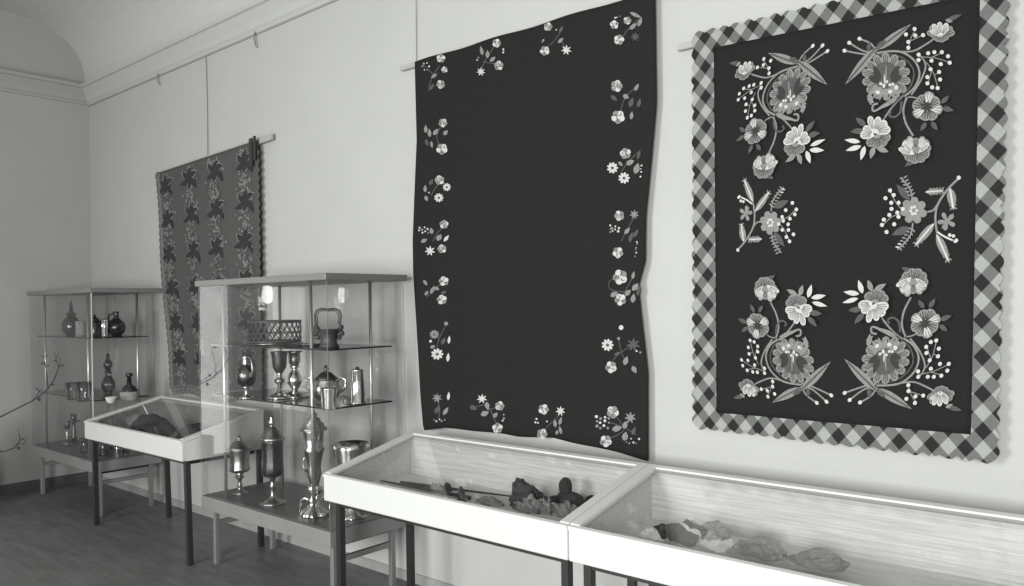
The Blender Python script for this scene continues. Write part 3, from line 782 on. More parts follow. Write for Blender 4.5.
# lace edge: small loops along both sides and the hem
for side in ('left', 'right', 'hem'):
    b = B()
    for k in range(30 if side != 'hem' else 22):
        q = (k + .5) / (30 if side != 'hem' else 22)
        c = b1fn(0 if side == 'left' else 1, q) if side != 'hem' else b1fn(q, 0)
        c += Vector((-.014, 0, 0)) if side == 'left' else Vector((-.002, 0, 0)) if side == 'right' else Vector((0, 0, -.012))
        if side == 'right' and q > .97: continue
        R_ = .034 if side != 'right' else .016
        tube(b, [c + Vector((R_ * math.cos(t), 0, R_ * math.sin(t))) for t in [2 * PI * i / 9 for i in range(10)]], .006, 6, cap=False); tube(b, [c + Vector((R_ * .45 * math.cos(t), 0, R_ * .45 * math.sin(t))) for t in [2 * PI * i / 7 for i in range(8)]], .005, 5, cap=False)
    link('lace_edging', b, mat('lace_edge_' + side, .14 if side != 'right' else .08, .9), t1)
b = B(); box(b, (-5.05, -.082, 2.60), (-5.015, -.068, 2.80), .004); box(b, (-5.0, -.08, 2.64), (-4.975, -.066, 2.81), .004); link('hanging_loop', b, 'felt', t1)


# rods
def rod(p, q, w, h, label):
    p, q = Vector(p), Vector(q); b = B()
    prism(b, [p + Vector((0, -w / 2, -h / 2)), p + Vector((0, w / 2, -h / 2)), p + Vector((0, w / 2, h / 2)), p + Vector((0, -w / 2, h / 2))], q - p)
    bmesh.ops.bevel(b, geom=b.edges[:], offset=.003, segments=2, affect='EDGES')
    return tag(link('hanging_rod', b, 'rod'), label, 'rod')


rod((-6.58, -.028, 2.722), (-4.83, -.028, 2.788), .020, .042, 'pale batten across the top of the grey runner')
rod((-3.50, -.022, 2.985), (-1.70, -.022, 2.972), .020, .030, 'pale rod sticking out left of the big black blanket')
rod((-1.70, -.022, 2.706), (-.38, -.022, 2.690), .020, .030, 'pale rod sticking out left of the gingham bordered cloth')


def wire_(pts, label, r=.0022, name='hanging_wire'):
    b = B(); tube(b, pts, r, 6); return tag(link(name, b, 'wire'), label, 'wire')


wire_([(-5.755, -.012, ZC - .01), (-5.752, -.006, 3.2), (-5.75, -.012, 2.77)], 'thin wire from the cornice down to the grey runner', .0032)
wire_([(-3.372, -.012, ZC - .01), (-3.38, -.010, 3.0)], 'thin wire from the cornice to the rod of the big black blanket', .0022)
for x, l, h in ((-6.53, 'small hook under the cornice left of the long wire', .07), (-5.05, 'small hook under the cornice right of the long wire', .09)):
    b = B(); tube(b, [(x, -.012, ZC + .01), (x, -.028, ZC - .02), (x + .005, -.02, ZC - h), (x + .012, -.008, ZC - h - .015)], .006, 6)
    tag(link('picture_hook', b, 'wire'), l, 'hook')


# ------------------------------------------------------------------ vessels
def sc(prof, h, w=None):
    w = w or h; return [(r * w, z * h) for r, z in prof]


def vessel(name, px, py, z, hpx, parts, label, cat, group=None):
    """parts: list of (part name, material, profile normalised to the height, lobes, lobe amount)"""
    P = at(px, py, Z=z); s = mpp(P); h = hpx * s
    P = Vector((P.x, P.y, z))
    t = thing(name, P, label, cat, group)
    for pn, m, prof, lob, amp in parts:
        b = B(); lathe(b, sc(prof, h), P, 32, lob, amp); link(pn, b, m, t, smooth=True)
    return t, P, h


def fits(P, C, r=0):  # kept for reference: a vessel stands inside its cabinet
    return C[0] - CW_ + .02 < P.x - r and P.x + r < C[0] - .02 and C[1] + .02 < P.y - r and P.y + r < C[1] + CD_ - .02


foot = [(.12, 0), (.125, .012), (.11, .03), (.06, .05), (.028, .07)]
# covered cups on the base
vessel('covered_cup', 240, 493.5, ZT, 59, [
    ('foot', 'silver_dull', [(.13, 0), (.135, .02), (.10, .04), (.045, .07), (.03, .11), (.05, .14), (.03, .17), (.035, .24), (.075, .28), (.05, .32), (.09, .36)], 0, 0),
    ('bowl', 'silver_dull', [(.09, .355), (.16, .385), (.175, .42), (.15, .47), (.155, .60), (.17, .74), (.18, .765)], 0, 0),
    ('lid', 'silver_dull', [(.23, .765), (.235, .785), (.15, .81), (.12, .86), (.06, .89), (.025, .905), (.05, .93), (.045, .95), (.015, .975), (.008, 1.0)], 0, 0)],
    'small slender covered silver cup at the left end of the near cabinet base', 'cup')
vessel('covered_cup', 273, 503.5, ZT, 88, [
    ('foot', 'silver_dull', [(.145, 0), (.15, .015), (.10, .035), (.05, .06), (.022, .10), (.03, .18), (.04, .2), (.022, .23), (.03, .29), (.07, .31)], 10, .06),
    ('bowl', 'silver_dark', [(.05, .30), (.10, .32), (.125, .37), (.118, .43), (.115, .55), (.12, .70), (.125, .72)], 12, .03),
    ('lid', 'silver_dull', [(.14, .72), (.145, .745), (.12, .76), (.105, .81), (.055, .85), (.045, .87), (.02, .88), (.03, .90), (.045, .93), (.02, .955), (.03, .98), (.008, 1.0)], 0, 0)],
    'large dark covered goblet with domed lid, second from left on the near cabinet base', 'cup')
t, P, h = vessel('covered_cup', 315, 515, ZT, 104, [
    ('foot', 'silver', [(.135, 0), (.14, .01), (.12, .04), (.07, .08), (.045, .12), (.06, .15), (.035, .18), (.05, .22), (.065, .26), (.04, .30)], 8, .12),
    ('bowl', 'silver_dull', [(.04, .295), (.05, .33), (.07, .40), (.06, .45), (.07, .52), (.085, .60), (.10, .64), (.085, .66), (.088, .74), (.095, .80), (.10, .815)], 9, .05),
    ('lid', 'silver_dull', [(.125, .815), (.128, .835), (.095, .85), (.10, .875), (.06, .905), (.065, .925), (.03, .94), (.04, .965), (.015, .985), (.01, 1.0)], 9, .07)],
    'tallest ornate covered silver cup standing behind the front post of the near cabinet', 'cup')
for q in range(3):
    b = B(); a = 3.6 + q * 2.1
    tube(b, [P + Vector((math.cos(a) * r_ * h, math.sin(a) * r_ * h, z_ * h)) for r_, z_ in ((.04, .14), (.11, .16), (.15, .10), (.17, .03), (.14, .012))], [.010, .014, .012, .010, .006], 8)
    link('dolphin_foot', b, 'silver', t, smooth=True)
b = B(); tube(b, [P + Vector((-.06 * h, -.05 * h, z_ * h)) + Vector((-r_ * h, -r_ * h * .3, 0)) for r_, z_ in ((0, .42), (.03, .46), (.035, .52), (.01, .56))], .007, 8); link('handle', b, 'silver_dull', t, smooth=True)
vessel('silver_beaker', 352, 517, ZT, 74, [
    ('foot', 'silver', [(.20, 0), (.205, .02), (.16, .05), (.10, .10), (.06, .16), (.07, .2)], 10, .04),
    ('bowl', 'silver', [(.06, .19), (.12, .24), (.16, .32), (.195, .50), (.22, .68), (.23, .82), (.245, .93), (.25, 1.0), (.24, 1.0), (.215, .82), (.17, .45)], 0, 0)],
    'wide flaring silver beaker at the right end of the near cabinet base', 'beaker')
# middle shelf
t, P, h = vessel('dark_ewer', 246.5, 398.5, Z2B, 43, [
    ('foot', 'silver', [(.16, 0), (.165, .03), (.08, .06), (.04, .12), (.06, .18), (.05, .24), (.09, .28)], 0, 0),
    ('body', 'silver_dark', [(.08, .27), (.18, .34), (.235, .48), (.23, .62), (.15, .74), (.10, .78)], 0, 0),
    ('neck', 'silver_dull', [(.10, .77), (.085, .83), (.09, .93), (.11, 1.0), (.08, 1.0)], 0, 0)],
    'dark round-bodied ewer on a pale foot at the left of the middle shelf', 'ewer')
b = B(); tube(b, [P + Vector((.09 * h + r_ * h, 0, z_ * h)) for r_, z_ in ((0, .95), (.08, .98), (.17, .85), (.19, .65), (.14, .5))], .006, 8); link('handle', b, 'silver_dull', t, smooth=True)
vessel('chalice', 280, 398.5, Z2B, 47, [
    ('foot', 'silver', [(.24, 0), (.245, .03), (.22, .06), (.12, .11), (.05, .17), (.045, .24)], 6, .05),
    ('stem', 'silver_dull', [(.04, .23), (.05, .30), (.11, .35), (.115, .40), (.05, .44), (.045, .50), (.08, .54)], 0, 0),
    ('bowl', 'silver_dark', [(.05, .53), (.10, .58), (.145, .68), (.15, .84), (.175, .97), (.18, 1.0), (.165, 1.0), (.13, .8)], 0, 0)],
    'dark-bowled chalice standing left of the candlestick on the middle shelf', 'cup')
vessel('candlestick', 295, 397, Z2B, 46, [
    ('base', 'silver', [(.30, 0), (.305, .03), (.26, .05), (.24, .08), (.10, .12), (.06, .16)], 0, 0),
    ('stem', 'silver', [(.06, .15), (.10, .22), (.16, .32), (.165, .40), (.11, .52), (.065, .60), (.07, .63), (.12, .67), (.07, .70)], 0, 0),
    ('socket', 'silver_dull', [(.07, .69), (.12, .74), (.13, .82), (.12, .95), (.17, .97), (.17, 1.0), (.1, 1.0)], 0, 0)],
    'bulbous silver candlestick on a wide base, middle of the middle shelf', 'candlestick')
t, P, h = vessel('lidded_pot', 326.5, 403, Z2B, 38, [
    ('body', 'silver_dull', [(.24, 0), (.26, .03), (.22, .08), (.30, .16), (.38, .32), (.36, .48), (.27, .58), (.28, .62)], 10, .05),
    ('lid', 'silver_dark', [(.30, .62), (.30, .65), (.22, .72), (.13, .80), (.05, .84), (.09, .90), (.04, .96), (.02, 1.0)], 10, .04)],
    'squat lidded silver pot with two handles on the middle shelf', 'pot')
for sg in (-1, 1):
    b = B(); tube(b, [P + rt * sg * r_ * h + Vector((0, 0, z_ * h)) for r_, z_ in ((.30, .55), (.42, .68), (.52, .60), (.50, .42), (.38, .28))], .006, 8); link('handle', b, 'silver', t, smooth=True)
vessel('silver_tumbler', 329, 409, Z2B, 21, [
    ('body', 'silver', [(.33, 0), (.34, .04), (.36, .5), (.40, .97), (.41, 1.0), (.38, 1.0), (.34, .5)], 0, 0)],
    'small bright tumbler standing in front of the lidded pot', 'cup')
t, P, h = vessel('lidded_tankard', 358, 403.5, Z2B, 35.5, [
    ('body', 'silver', [(.25, 0), (.255, .03), (.235, .05), (.20, .5), (.165, .93), (.18, .95)], 0, 0),
    ('lid', 'silver', [(.19, .945), (.19, .96), (.10, .965), (.06, .985), (.05, 1.03), (.0, 1.04)], 0, 0)],
    'tapering silver tankard at the right of the middle shelf', 'tankard')

# openwork round basket, top shelf
P = at(275, 345.5, Z=Z2A); P = Vector((min(P.x, -3.9), -.40, Z2A)); s = mpp(P)
P = at(275, 345.5, Y=-.40); P.z = Z2A; s = mpp(P)
R0 = 27 * s; Hh = 24 * s
t = thing('openwork_basket', P, 'low round openwork basket on a flat dish, top shelf of the near cabinet', 'basket')
R0 = min(R0, .155)
b = B(); lathe(b, [(R0 * .98, .012), (R0, .012), (R0, .026), (R0 * .98, .026)], P, 48); link('bottom_band', b, 'wicker', t, smooth=True)
b = B(); n = 48
for zz0, zz1 in ((Hh - .016, Hh),):
    for k in range(n):
        a0, a1 = 2 * PI * k / n, 2 * PI * (k + 1) / n
        v = [b.verts.new(P + Vector((rr * math.cos(a), rr * math.sin(a), z))) for a in (a0, a1) for rr, z in ((R0 * 1.01, zz0), (R0 * 1.03, zz1), (R0 * .97, zz1), (R0 * .97, zz0))]
        for i in range(4): b.faces.new((v[i], v[(i + 1) % 4], v[4 + (i + 1) % 4], v[4 + i]))
bmesh.ops.remove_doubles(b, verts=b.verts[:], dist=1e-5)
link('rim_band', b, 'wicker', t)
b = B(); NL = 26
for k in range(NL):
    for sg in (-1, 1):
        a0 = 2 * PI * k / NL
        tube(b, [P + Vector((R0 * math.cos(a0 + sg * q * .42), R0 * math.sin(a0 + sg * q * .42), .024 + q * (Hh - .038))) for q in (0, .5, 1)], .003, 5)
link('lattice', b, 'wicker', t)
b = B(); tube(b, [P + Vector((R0 * math.cos(a), R0 * math.sin(a), (.03 + Hh - .035) / 2)) for a in [2 * PI * k / 40 for k in range(41)]], .003, 5, cap=False); link('middle_ring', b, 'wicker', t)
b = B(); lathe(b, [(R0 * .9, 0), (R0 * 1.08, .004), (R0 * 1.08, .010), (R0 * .6, .012)], P, 40); link('dish', b, 'silver_dull', t, smooth=True)
# flat dish right of the basket
P2 = at(308, 347, Z=Z2A); P2 = at(310, 347, Y=-.42); P2.z = Z2A
b = B(); lathe(b, [(.05, 0), (.075, .004), (.082, .012), (.078, .012), (.05, .006)], P2, 32)
tag(link('flat_dish', b, 'silver_dark', smooth=True), 'small dark flat dish between the openwork basket and the handled basket', 'dish')

# handled basket
P = at(329, 349, Y=-.47); P.z = Z2A; s = mpp(P)
t = thing('handled_basket', P, 'small dark vase-like basket with a tall loop handle, top shelf', 'basket')
b = B(); lathe(b, [(r_ * s, z_ * s) for r_, z_ in ((10, 0), (10.5, 1), (8.5, 3), (8, 8), (9, 13), (11, 17), (12.5, 18), (11, 18), (7, 8))], P, 28, 12, .03); link('body', b, 'wicker', t, smooth=True)
for sg in (-1, 1):
    b = B()
    for (ux, uz, r_) in ((11, 17, 3.2), (13, 14, 2.8), (12.5, 20, 2.6), (10.5, 10, 2.4)):
        c = P + rt * sg * ux * s + Vector((0, 0, uz * s)); bmesh.ops.create_uvsphere(b, u_segments=10, v_segments=8, radius=r_ * s, matrix=Matrix.Translation(c))
    link('side_ornament', b, 'wicker', t, smooth=True)
b = B(); pts = [(-11.5, 18), (-13, 24), (-13.5, 32), (-12, 36.5), (-7, 38.5), (0, 38), (7, 38.5), (11, 36.5), (12.5, 31), (11.5, 24), (10.5, 18)]
tube(b, [P + rt * x * s + Vector((0, 0, z * s)) for x, z in pts], 1.0 * s, 8)
tube(b, [P + rt * x * s * .84 + Vector((0, 0, z * s * .955)) for x, z in pts[1:-1]], .6 * s, 8)
link('handle', b, 'wicker', t, smooth=True)

# ---- far cabinet contents
t, P, h = vessel('round_flask', 71.5, 335.5, Z1A, 35, [
    ('body', 'darkglass', [(.10, 0), (.16, .03), (.235, .14), (.25, .27), (.22, .41), (.13, .52), (.09, .56)], 0, 0),
    ('neck', 'darkglass', [(.09, .555), (.13, .60), (.13, .64), (.07, .66), (.045, .74), (.04, .85)], 0, 0),
    ('stopper', 'darkglass', [(.04, .85), (.055, .88), (.02, .93), (.012, 1.0)], 0, 0)],
    'dark round flask with long neck at the left of the far cabinet top shelf', 'flask')
vessel('patterned_mug', 81, 336, Z1A, 15, [
    ('body', 'sherd', [(.32, 0), (.34, .05), (.31, .5), (.33, 1.0), (.29, 1.0), (.27, .4)], 8, .05)],
    'pale patterned mug right of the round flask', 'mug')
vessel('dark_canister', 95, 336.5, Z1A, 22, [
    ('body', 'darkglass', [(.20, 0), (.21, .03), (.21, .68), (.17, .72)], 0, 0), ('lid', 'silver_dark', [(.19, .72), (.19, .77), (.10, .86), (.04, .9), (.05, 1.0), (.02, 1.0)], 0, 0)],
    'dark lidded canister behind the bright corner of the far cabinet', 'canister')
vessel('cut_glass_tankard', 103.5, 336, Z1A, 17, [
    ('body', 'silver', [(.30, 0), (.31, .05), (.27, .1), (.27, .9), (.30, 1.0), (.26, 1.0), (.24, .4)], 10, .07)],
    'glinting faceted tankard left of the dark globe jug', 'tankard')
t, P, h = vessel('globe_jug', 116.5, 335.5, Z1A, 24, [
    ('body', 'darkglass', [(.18, 0), (.2, .02), (.32, .15), (.36, .34), (.32, .52), (.18, .66), (.14, .70)], 0, 0),
    ('neck', 'darkglass', [(.14, .69), (.10, .76), (.10, .9), (.13, 1.0), (.1, 1.0)], 0, 0)],
    'dark globe-shaped jug at the right of the far cabinet top shelf', 'jug')
b = B(); tube(b, [P - rt * r_ * h + Vector((0, 0, z_ * h)) for r_, z_ in ((.25, .55), (.34, .7), (.30, .85), (.12, .92))], .007, 8); link('handle', b, 'darkglass', t, smooth=True)
vessel('crystal_decanter', 108.5, 398.5, Z1B, 45, [
    ('body', 'crystal', [(.12, 0), (.13, .03), (.06, .08), (.07, .15), (.13, .24), (.14, .34), (.08, .46), (.05, .52), (.07, .58), (.045, .66)], 8, .1),
    ('stopper', 'crystal', [(.045, .665), (.08, .70), (.09, .78), (.05, .85), (.03, .9), (.04, .95), (.02, 1.0)], 8, .1)],
    'slender cut crystal decanter on the lower shelf of the far cabinet', 'decanter')
vessel('long_necked_bottle', 129.5, 400, Z1B, 27, [
    ('base_glass', 'sherd', [(.28, 0), (.30, .03), (.32, .28), (.30, .32)], 0, 0),
    ('shoulder', 'darkglass', [(.30, .322), (.29, .36), (.22, .48), (.10, .58), (.085, .66)], 0, 0),
    ('neck', 'darkglass', [(.085, .66), (.075, .86), (.13, .88), (.13, .97), (.09, 1.0)], 0, 0)],
    'squat bottle with dark shoulders and long neck on the far cabinet lower shelf', 'bottle')
vessel('glass_bowl', 111, 403, Z1B, 6, [
    ('bowl', 'sherd_light', [(.45, 0), (.5, .08), (.7, .4), (.85, .85), (.88, 1.0), (.82, 1.0), (.6, .4)], 12, .03)],
    'low pale bowl between the crystal decanter and the squat bottle', 'bowl')
for px, py, hp, lb in ((73, 399.5, 17, 'clear cut tumbler at the left of the far cabinet lower shelf'), (83.5, 401, 19, 'taller clear tumbler by the bright corner of the far cabinet')):
    vessel('crystal_tumbler', px, py, Z1B, hp, [('body', 'crystal', [(.30, 0), (.31, .06), (.34, .5), (.40, 1.0), (.36, 1.0), (.30, .3), (.28, .12)], 10, .06)], lb, 'glass')
vessel('pewter_candlestick', 74, 443, ZT, 29, [
    ('base', 'silver_dark', [(.22, 0), (.23, .03), (.15, .07), (.07, .12)], 0, 0),
    ('stem', 'silver_dark', [(.06, .12), (.10, .22), (.06, .3), (.10, .42), (.05, .5), (.07, .62), (.05, .7)], 0, 0),
    ('drip_pan', 'silver_dark', [(.05, .7), (.20, .74), (.21, .77), (.09, .80), (.09, .97), (.12, 1.0), (.07, 1.0)], 0, 0)],
    'dark candlestick with wide drip pan on the far cabinet base', 'candlestick')
vessel('pewter_candlestick', 67.5, 444, ZT, 21, [
    ('base', 'silver_dull', [(.24, 0), (.25, .04), (.12, .09), (.07, .14)], 0, 0),
    ('stem', 'silver_dull', [(.06, .14), (.11, .25), (.06, .36), (.10, .5), (.05, .6), (.06, .7)], 0, 0),
    ('socket', 'silver_dull', [(.06, .7), (.14, .78), (.12, .95), (.16, 1.0), (.1, 1.0)], 0, 0)],
    'shorter grey candlestick left of the dark one on the far cabinet base', 'candlestick')
for px, py, hp, m, lb in ((85.5, 453, 15, 'crystal', 'banded glass beaker near the front corner of the far cabinet base'), (104, 455.5, 15, 'darkglass', 'dark beaker behind the leg of the white desk case'), (117.5, 453, 9, 'silver', 'small shiny cup on the right of the far cabinet base'), (126, 452, 10, 'silver_dark', 'small dark cup right of the small shiny cup')):
    vessel('small_beaker', px, py, ZT, hp, [('body', m, [(.30, 0), (.31, .05), (.30, .5), (.36, 1.0), (.32, 1.0), (.26, .4)], 0, 0)], lb, 'beaker')
vessel('dark_bowl', 110, 449, ZT, 12, [('bowl', 'darkglass', [(.3, 0), (.32, .06), (.7, .5), (.8, .95), (.82, 1.0), (.75, 1.0), (.4, .4)], 0, 0)], 'dark round bowl behind the beakers on the far cabinet base', 'bowl')

# ---- wall lamp on the left wall, outside the frame; its globe is mirrored in the near cabinet's glass
LP = Vector((XL, -3.04, 1.72))
t = thing('wall_lamp', LP, 'small globe wall lamp on the left wall, mirrored in the near cabinet glass', 'lamp')
gm = mat('lit_globe', .8, .3); gm.node_tree.nodes['Principled BSDF'].inputs['Emission Color'].default_value = (1, 1, .97, 1)
gm.node_tree.nodes['Principled BSDF'].inputs['Emission Strength'].default_value = 8
b = B(); box(b, LP + Vector((0, -.05, -.14)), LP + Vector((.02, .05, .02)), .004); link('back_plate', b, 'chrome', t)
b = B(); tube(b, [LP + Vector((.01, 0, -.08)), LP + Vector((.10, 0, -.10)), LP + Vector((.14, 0, -.06))], .01, 8); link('arm', b, 'chrome', t)
b = B(); lathe(b, [(.03, -.06), (.05, -.03), (.06, .02), (.055, .09), (.04, .13), (.02, .14)], LP + Vector((.14, 0, 0)), 24); link('globe', b, gm, t, smooth=True)

# ---- floor vase with dry branches, just beyond the left edge
VP = Vector((-7.45, -1.25, 0))
t = thing('floor_vase', VP, 'grey floor vase standing left of the far cabinet', 'vase')
b = B(); lathe(b, [(.10, 0), (.12, .02), (.15, .2), (.14, .42), (.08, .58), (.06, .66), (.08, .70), (.07, .70), (.05, .6)], VP, 28); link('body', b, 'sherd_dark', t, smooth=True)


def twig(px_pts, sub, leaves, label, Y0=-1.2, r=.006):
    tr = [at(x, y, Y=Y0 + dy) for x, y, dy in px_pts]
    bt = thing('dry_branch', VP + Vector((0, 0, .7)), label, 'branch')
    base = VP + Vector((0, .03 if r > .0055 else -.03, 0)); b = B(); tube(b, [base + Vector((0, 0, .60)), base + Vector((.01, 0, .75))] + tr, [r * 1.4, r * 1.3] + [r * (1 - .5 * i / len(tr)) for i in range(len(tr))], 7)
    for sp in sub: tube(b, [at(x, y, Y=Y0 + .0) for x, y in sp], r * .5, 6)
    link('stem', b, 'twig', bt, smooth=True)
    b = B()
    for x, y, a, l in leaves:
        c = at(x, y, Y=Y0 - .01); s = mpp(c); d = rt * math.cos(a) + up * math.sin(a); n = d.cross(fw)
        pts = [c, c + d * l * s * .5 + n * l * s * .22 + fw * .01, c + d * l * s, c + d * l * s * .5 - n * l * s * .22 - fw * .01]
        prism(b, pts, fw * .003)
    link('dry_leaf', b, 'twig', bt)


twig([(-2, 418, 0), (18, 408, 0), (32, 401, 0), (45, 392, 0), (54, 380, 0), (60, 364, 0)],
     [[(48, 389), (47, 375), (44, 358)], [(32, 401), (40, 391)], [(59, 368), (56, 360), (56, 356)]],
     [(44, 358, 2.4, 5), (44, 358, .6, 5), (45, 364, 2.9, 5), (46, 366, .2, 4), (56, 356, 2.2, 5), (56, 357, .9, 5), (60, 364, 1.6, 6), (60, 366, .2, 5), (57, 361, 3.0, 4), (40, 391, 2.6, 6), (40, 391, 1.0, 4), (50, 385, .1, 5), (38, 397, -1.2, 5)],
     'dry branch reaching across the far cabinet front at the left edge')
twig([(2, 452, 0), (14, 448, 0), (20, 440, 0), (19, 434, 0)],
     [[(17, 444), (24, 444), (25, 441)]], [(19, 434, 1.8, 5), (20, 440, .3, 5), (25, 441, 1.2, 5), (17, 446, -1, 5)],
     'short bent twig tip low at the left edge', r=.005)

# ------------------------------------------------------------------ inside the desk cases


def lump(bm, c, rx, ry, rz, seed, rough=.25, freq=6, half=True):
    r = bmesh.ops.create_icosphere(bm, subdivisions=4, radius=1)
    for v in r['verts']:
        n = v.co.copy(); d = 1 + rough * noise.noise(n * freq * .3 + Vector((seed, 0, 0))) + rough * .4 * noise.noise(n * freq + Vector((0, seed, 0)))
        p = Vector((n.x * rx * d, n.y * ry * d, n.z * rz * d))
        if half and p.z < 0: p.z *= .02
        v.co = Vector(c) + p
    return bm


def bonnet(px, py, w, h, dpt, label, seed):
    P = at(px, py, Z=ZF); s = mpp(P)
    t = thing('folded_bonnet', P, label, 'bonnet', None)
    b = B(); r = bmesh.ops.create_icosphere(b, subdivisions=4, radius=1)
    for v in r['verts']:
        n = v.co.copy(); a = math.atan2(n.z, n.x); pl = 1 + .035 * math.sin(a * 13) * max(0, n.z)
        q = Vector((n.x * w * pl, n.y * dpt, max(n.z, -.02) * h * pl * (1 - .18 * n.x)))
        v.co = P + rt * q.x + Vector((0, q.y, 0)) + Vector((0, 0, q.z + .002))
    link('crown', b, 'felt', t, smooth=True)
    b = B(); pts = [P + rt * w * 1.03 * math.cos(a) + Vector((0, -dpt * .35, 0)) + Vector((0, 0, .012 + abs(math.sin(a)) * h * .55)) for a in [PI * k / 24 for k in range(25)]]
    tube(b, pts, .008, 6); link('band', b, 'fur', t)
    return t


bonnet(153, 438, .155, .165, .085, 'large dark pleated bonnet on the left inside the middle white desk case', 1)
bonnet(199, 442, .13, .125, .08, 'smaller dark bonnet on the right inside the desk case between the cabinets', 2)
P = at(175, 440, Z=ZF); b = B(); lump(b, P, .04, .03, .05, 5, .4); tag(link('crumpled_ribbon', b, 'lace', smooth=True), 'small crumpled ribbon between the two dark bonnets', 'ribbon')


def onfloor(px, py): return at(px, py, Z=ZF)


def item(name, bm, m, label, cat, **k): return tag(link(name, bm, m, **k), label, cat)


# long dark sticks
def stick(a, c, r0, r1, label, name, dz=.012):
    A, C_ = onfloor(*a), onfloor(*c); b = B(); n = 10
    tube(b, [A.lerp(C_, k / n) + Vector((0, 0, dz)) for k in range(n + 1)], [r0 + (r1 - r0) * k / n for k in range(n + 1)], 8)
    return item(name, b, 'twig', label, 'stick', smooth=True)


stick((401, 485), (513, 499), .010, .0035, 'long thin tapering stick, upper of the two in the desk case below the black blanket', 'wooden_stick')
stick((381, 483), (470, 500.5), .0045, .010, 'dark stick lying nearest the front rail, left in the desk case', 'wooden_stick')
P = onfloor(437, 489); b = B(); lump(b, P, .05, .028, .026, 8, .5); item('crumpled_lace', b, 'sherd', 'pale crumpled lace over the thin sticks', 'lace', smooth=True)
P = onfloor(447, 491); b = B(); lump(b, P, .022, .02, .034, 4, .5); item('wooden_ball', b, 'fur', 'dark ball where the upper stick meets the pale lace', 'ball', smooth=True)
# little standing figure
P = onfloor(461, 503); b = B(); lathe(b, [(.026, 0), (.028, .008), (.018, .018), (.012, .028), (.020, .040), (.016, .052), (.008, .058)], P, 16)
bmesh.ops.create_uvsphere(b, u_segments=12, v_segments=8, radius=.012, matrix=Matrix.Translation(P + Vector((0, 0, .064))))
item('carved_figurine', b, 'fur', 'tiny dark standing figurine beside the thin sticks', 'figurine', smooth=True)
P = onfloor(490, 504); b = B(); lump(b, P, .075, .03, .033, 11, .25); item('leather_pouch', b, 'lace', 'long low pouch lying left of the shaggy dark cap', 'pouch', smooth=True)
# shaggy cap: peaked lump with brim
P = onfloor(524, 507); t = thing('shaggy_cap', P, 'shaggy dark peaked cap in the desk case below the black blanket', 'cap')
b = B(); lump(b, P + Vector((0, 0, .03)), .070, .05, .075, 21, .35, 7, half=False)
for v in b.verts:
    d = (v.co - P).dot(rt); v.co.z += max(0, -d * .35 + .01) * (1 if v.co.z > P.z + .05 else 0); v.co.z = max(v.co.z, P.z + .001)
link('crown', b, 'fur', t, smooth=True)
b = B(); lump(b, P + rt * .055 + Vector((0, 0, .055)), .035, .03, .02, 9, .3, 6, half=False); link('peak', b, 'fur', t, smooth=True)
P = onfloor(530, 511); b = B(); lump(b, P, .075, .035, .055, 31, .6, 12); item('lace_heap', b, 'lace', 'speckled lace heap in front of the shaggy cap', 'lace', smooth=True)
P = onfloor(546, 513); b = B(); lump(b, P, .035, .025, .060, 33, .5, 12); item('lace_heap', b, 'lace', 'small pointed lace heap between the cap and the dark bust', 'lace', smooth=True)
P = onfloor(566, 516); b = B(); lump(b, P, .065, .035, .050, 37, .6, 12); item('lace_heap', b, 'lace', 'speckled lace heap in front of the dark bust', 'lace', smooth=True)
# bust: head, hood, shoulders
P = onfloor(570, 511); t = thing('dark_bust', P, 'dark hooded bust at the right end of the desk case below the blanket', 'bust')
b = B(); lump(b, P + Vector((0, 0, .035)), .085, .045, .055, 41, .12, 3, half=False)
for v in b.verts: v.co.z = max(v.co.z, P.z + .001)
link('shoulders', b, 'felt', t, smooth=True)
b = B(); lump(b, P - rt * .018 + Vector((0, 0, .105)), .030, .030, .042, 44, .08, 3, half=False); link('head', b, 'felt', t, smooth=True)
b = B(); A = P - rt * .04 + Vector((0, -.03, .06)); tube(b, [A, A - rt * .04 - Vector((0, 0, .005)), A - rt * .055 + Vector((0, 0, .008))], [.016, .012, .008], 8)
tube(b, [A - Vector((0, 0, .03)), A - rt * .05 - Vector((0, 0, .045))], [.012, .008], 8); link('arm', b, 'felt', t, smooth=True)
P = onfloor(592, 508); b = B(); lathe(b, [(.03, 0), (.034, .004), (.034, .03), (.022, .05), (.01, .055)], P, 20); item('domed_box', b, 'felt', 'small dark domed box half hidden by the middle rail', 'box', smooth=True)


# scraps of cloth in the right-hand case: thin folded pieces leaning towards the back
def scrap(px_pts, y0, slope, m, label, name='cloth_scrap', cat='cloth', thick=.006, seed=1):
    pts = []
    for x, y in px_pts:      # plane z = ZF + slope*(y-y0)
        w = ray(x, y); k = (ZF + .004 + slope * (EYE.y - y0) - EYE.z) / (w.z - slope * w.y); pts.append(EYE + w * k)
    n = Vector((0, -slope, 1)).normalized()
    b = B(); c = sum(pts, Vector()) / len(pts)
    vs = [b.verts.new(p) for p in pts]; b.faces.new(vs)
    bmesh.ops.triangulate(b, faces=b.faces[:])
    bmesh.ops.subdivide_edges(b, edges=b.edges[:], cuts=6, use_grid_fill=True)
    for v in b.verts: v.co += n * (.012 * noise.noise(v.co * 26 + Vector((seed, 0, 0))) + .005 * noise.noise(v.co * 70))
    r = bmesh.ops.extrude_face_region(b, geom=b.faces[:])
    for e in r['geom']:
        if isinstance(e, bmesh.types.BMVert): e.co -= n * thick
    for v in b.verts: v.co.z = max(v.co.z, ZF + .001)
    return tag(link(name, b, m, smooth=False), label, cat)


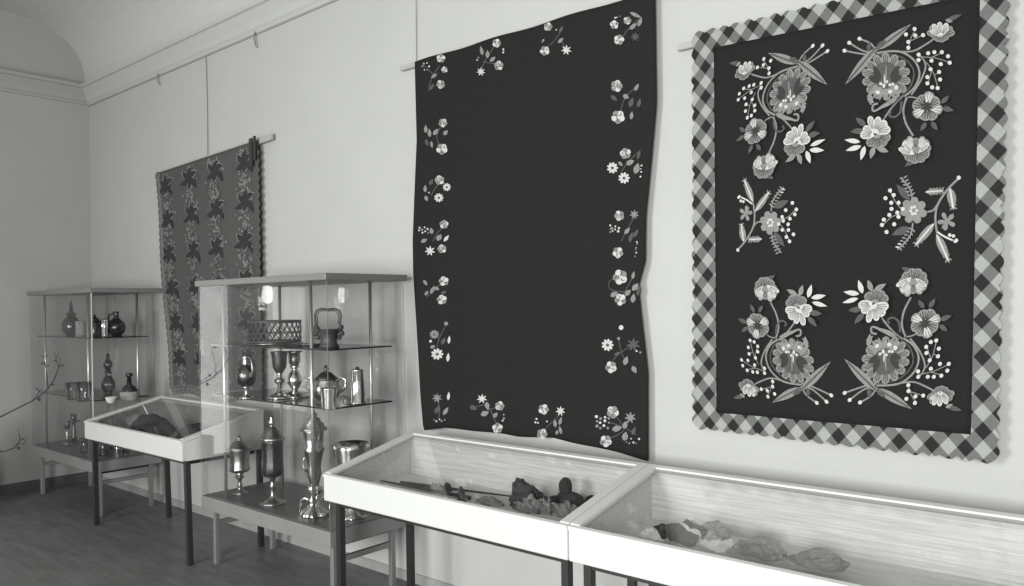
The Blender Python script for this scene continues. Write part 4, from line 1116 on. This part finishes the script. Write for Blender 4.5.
SY = -.62
scrap([(638, 536), (645, 529), (653, 527), (659, 534), (664, 541), (652, 540)], SY, .5, 'sherd_light', 'pale scrap left of the black strip in the right-hand case', seed=1)
scrap([(653, 526), (661, 523.5), (665, 524), (666, 537), (661, 538), (657, 530)], SY - .01, .5, 'felt', 'narrow black strip at the left of the scraps', seed=2)
scrap([(665, 524), (679, 522.5), (687, 529), (697, 532), (699, 537), (694, 543), (688, 545), (670, 541), (666, 536)], SY - .015, .5, 'sherd_dark', 'dark speckled cloth scrap beside the black strip', seed=3)
scrap([(680, 521.5), (683, 521.5), (690, 528.5), (700, 530), (701, 534), (696, 533.5), (688, 531)], SY - .03, .5, 'sherd_light', 'pale braid between the two dark scraps', 'braid', 'braid', seed=4)
scrap([(682, 521), (686, 518), (693, 523), (703, 527), (707, 531), (702, 536), (699, 530), (690, 528)], SY - .02, .5, 'sherd_dark', 'small dark scrap edging the pale braid at its upper right', seed=5)
scrap([(686, 517.5), (691, 516.5), (700, 521), (704, 527), (694, 523)], SY + .02, .5, 'sherd_light', 'tiny pale scrap peeking above the dark scraps', seed=6)
scrap([(701, 525), (708, 520.5), (719, 521), (724, 528), (731, 536), (722, 540), (708, 539), (700, 536)], SY, .5, 'sherd', 'grey creased scrap right of the dark scraps', seed=7)
scrap([(697, 541), (705, 539), (722, 541), (731, 538), (734, 545), (725, 551), (710, 548)], SY - .04, .3, 'sherd_light', 'pale flat scrap in front of the grey creased one', seed=8)
scrap([(733, 546), (740, 541), (757, 538), (771, 537), (779, 545), (787, 551), (782, 561), (760, 558), (735, 553)], SY, .45, 'sherd', 'broad grey scrap in the middle of the right-hand case', seed=9)
scrap([(785, 557), (800, 551), (817, 548), (826, 548), (838, 556), (850, 563), (842, 572), (800, 566)], SY, .4, 'sherd', 'last grey scrap at the right of the scraps', seed=10)
for i, (x, y) in enumerate(((716, 549.5), (731, 549), (739, 548))):
    P = onfloor(x, y - 1.5); b = B(); lump(b, P, .012, .008, .011, i, .5); tag(link('black_fragment', b, 'felt', smooth=True), ('leftmost of the three tiny black fragments before the pale scraps', 'middle one of the three tiny black fragments', 'rightmost of the three tiny black fragments, by the broad grey scrap')[i], 'fragment', 'tiny black fragments')
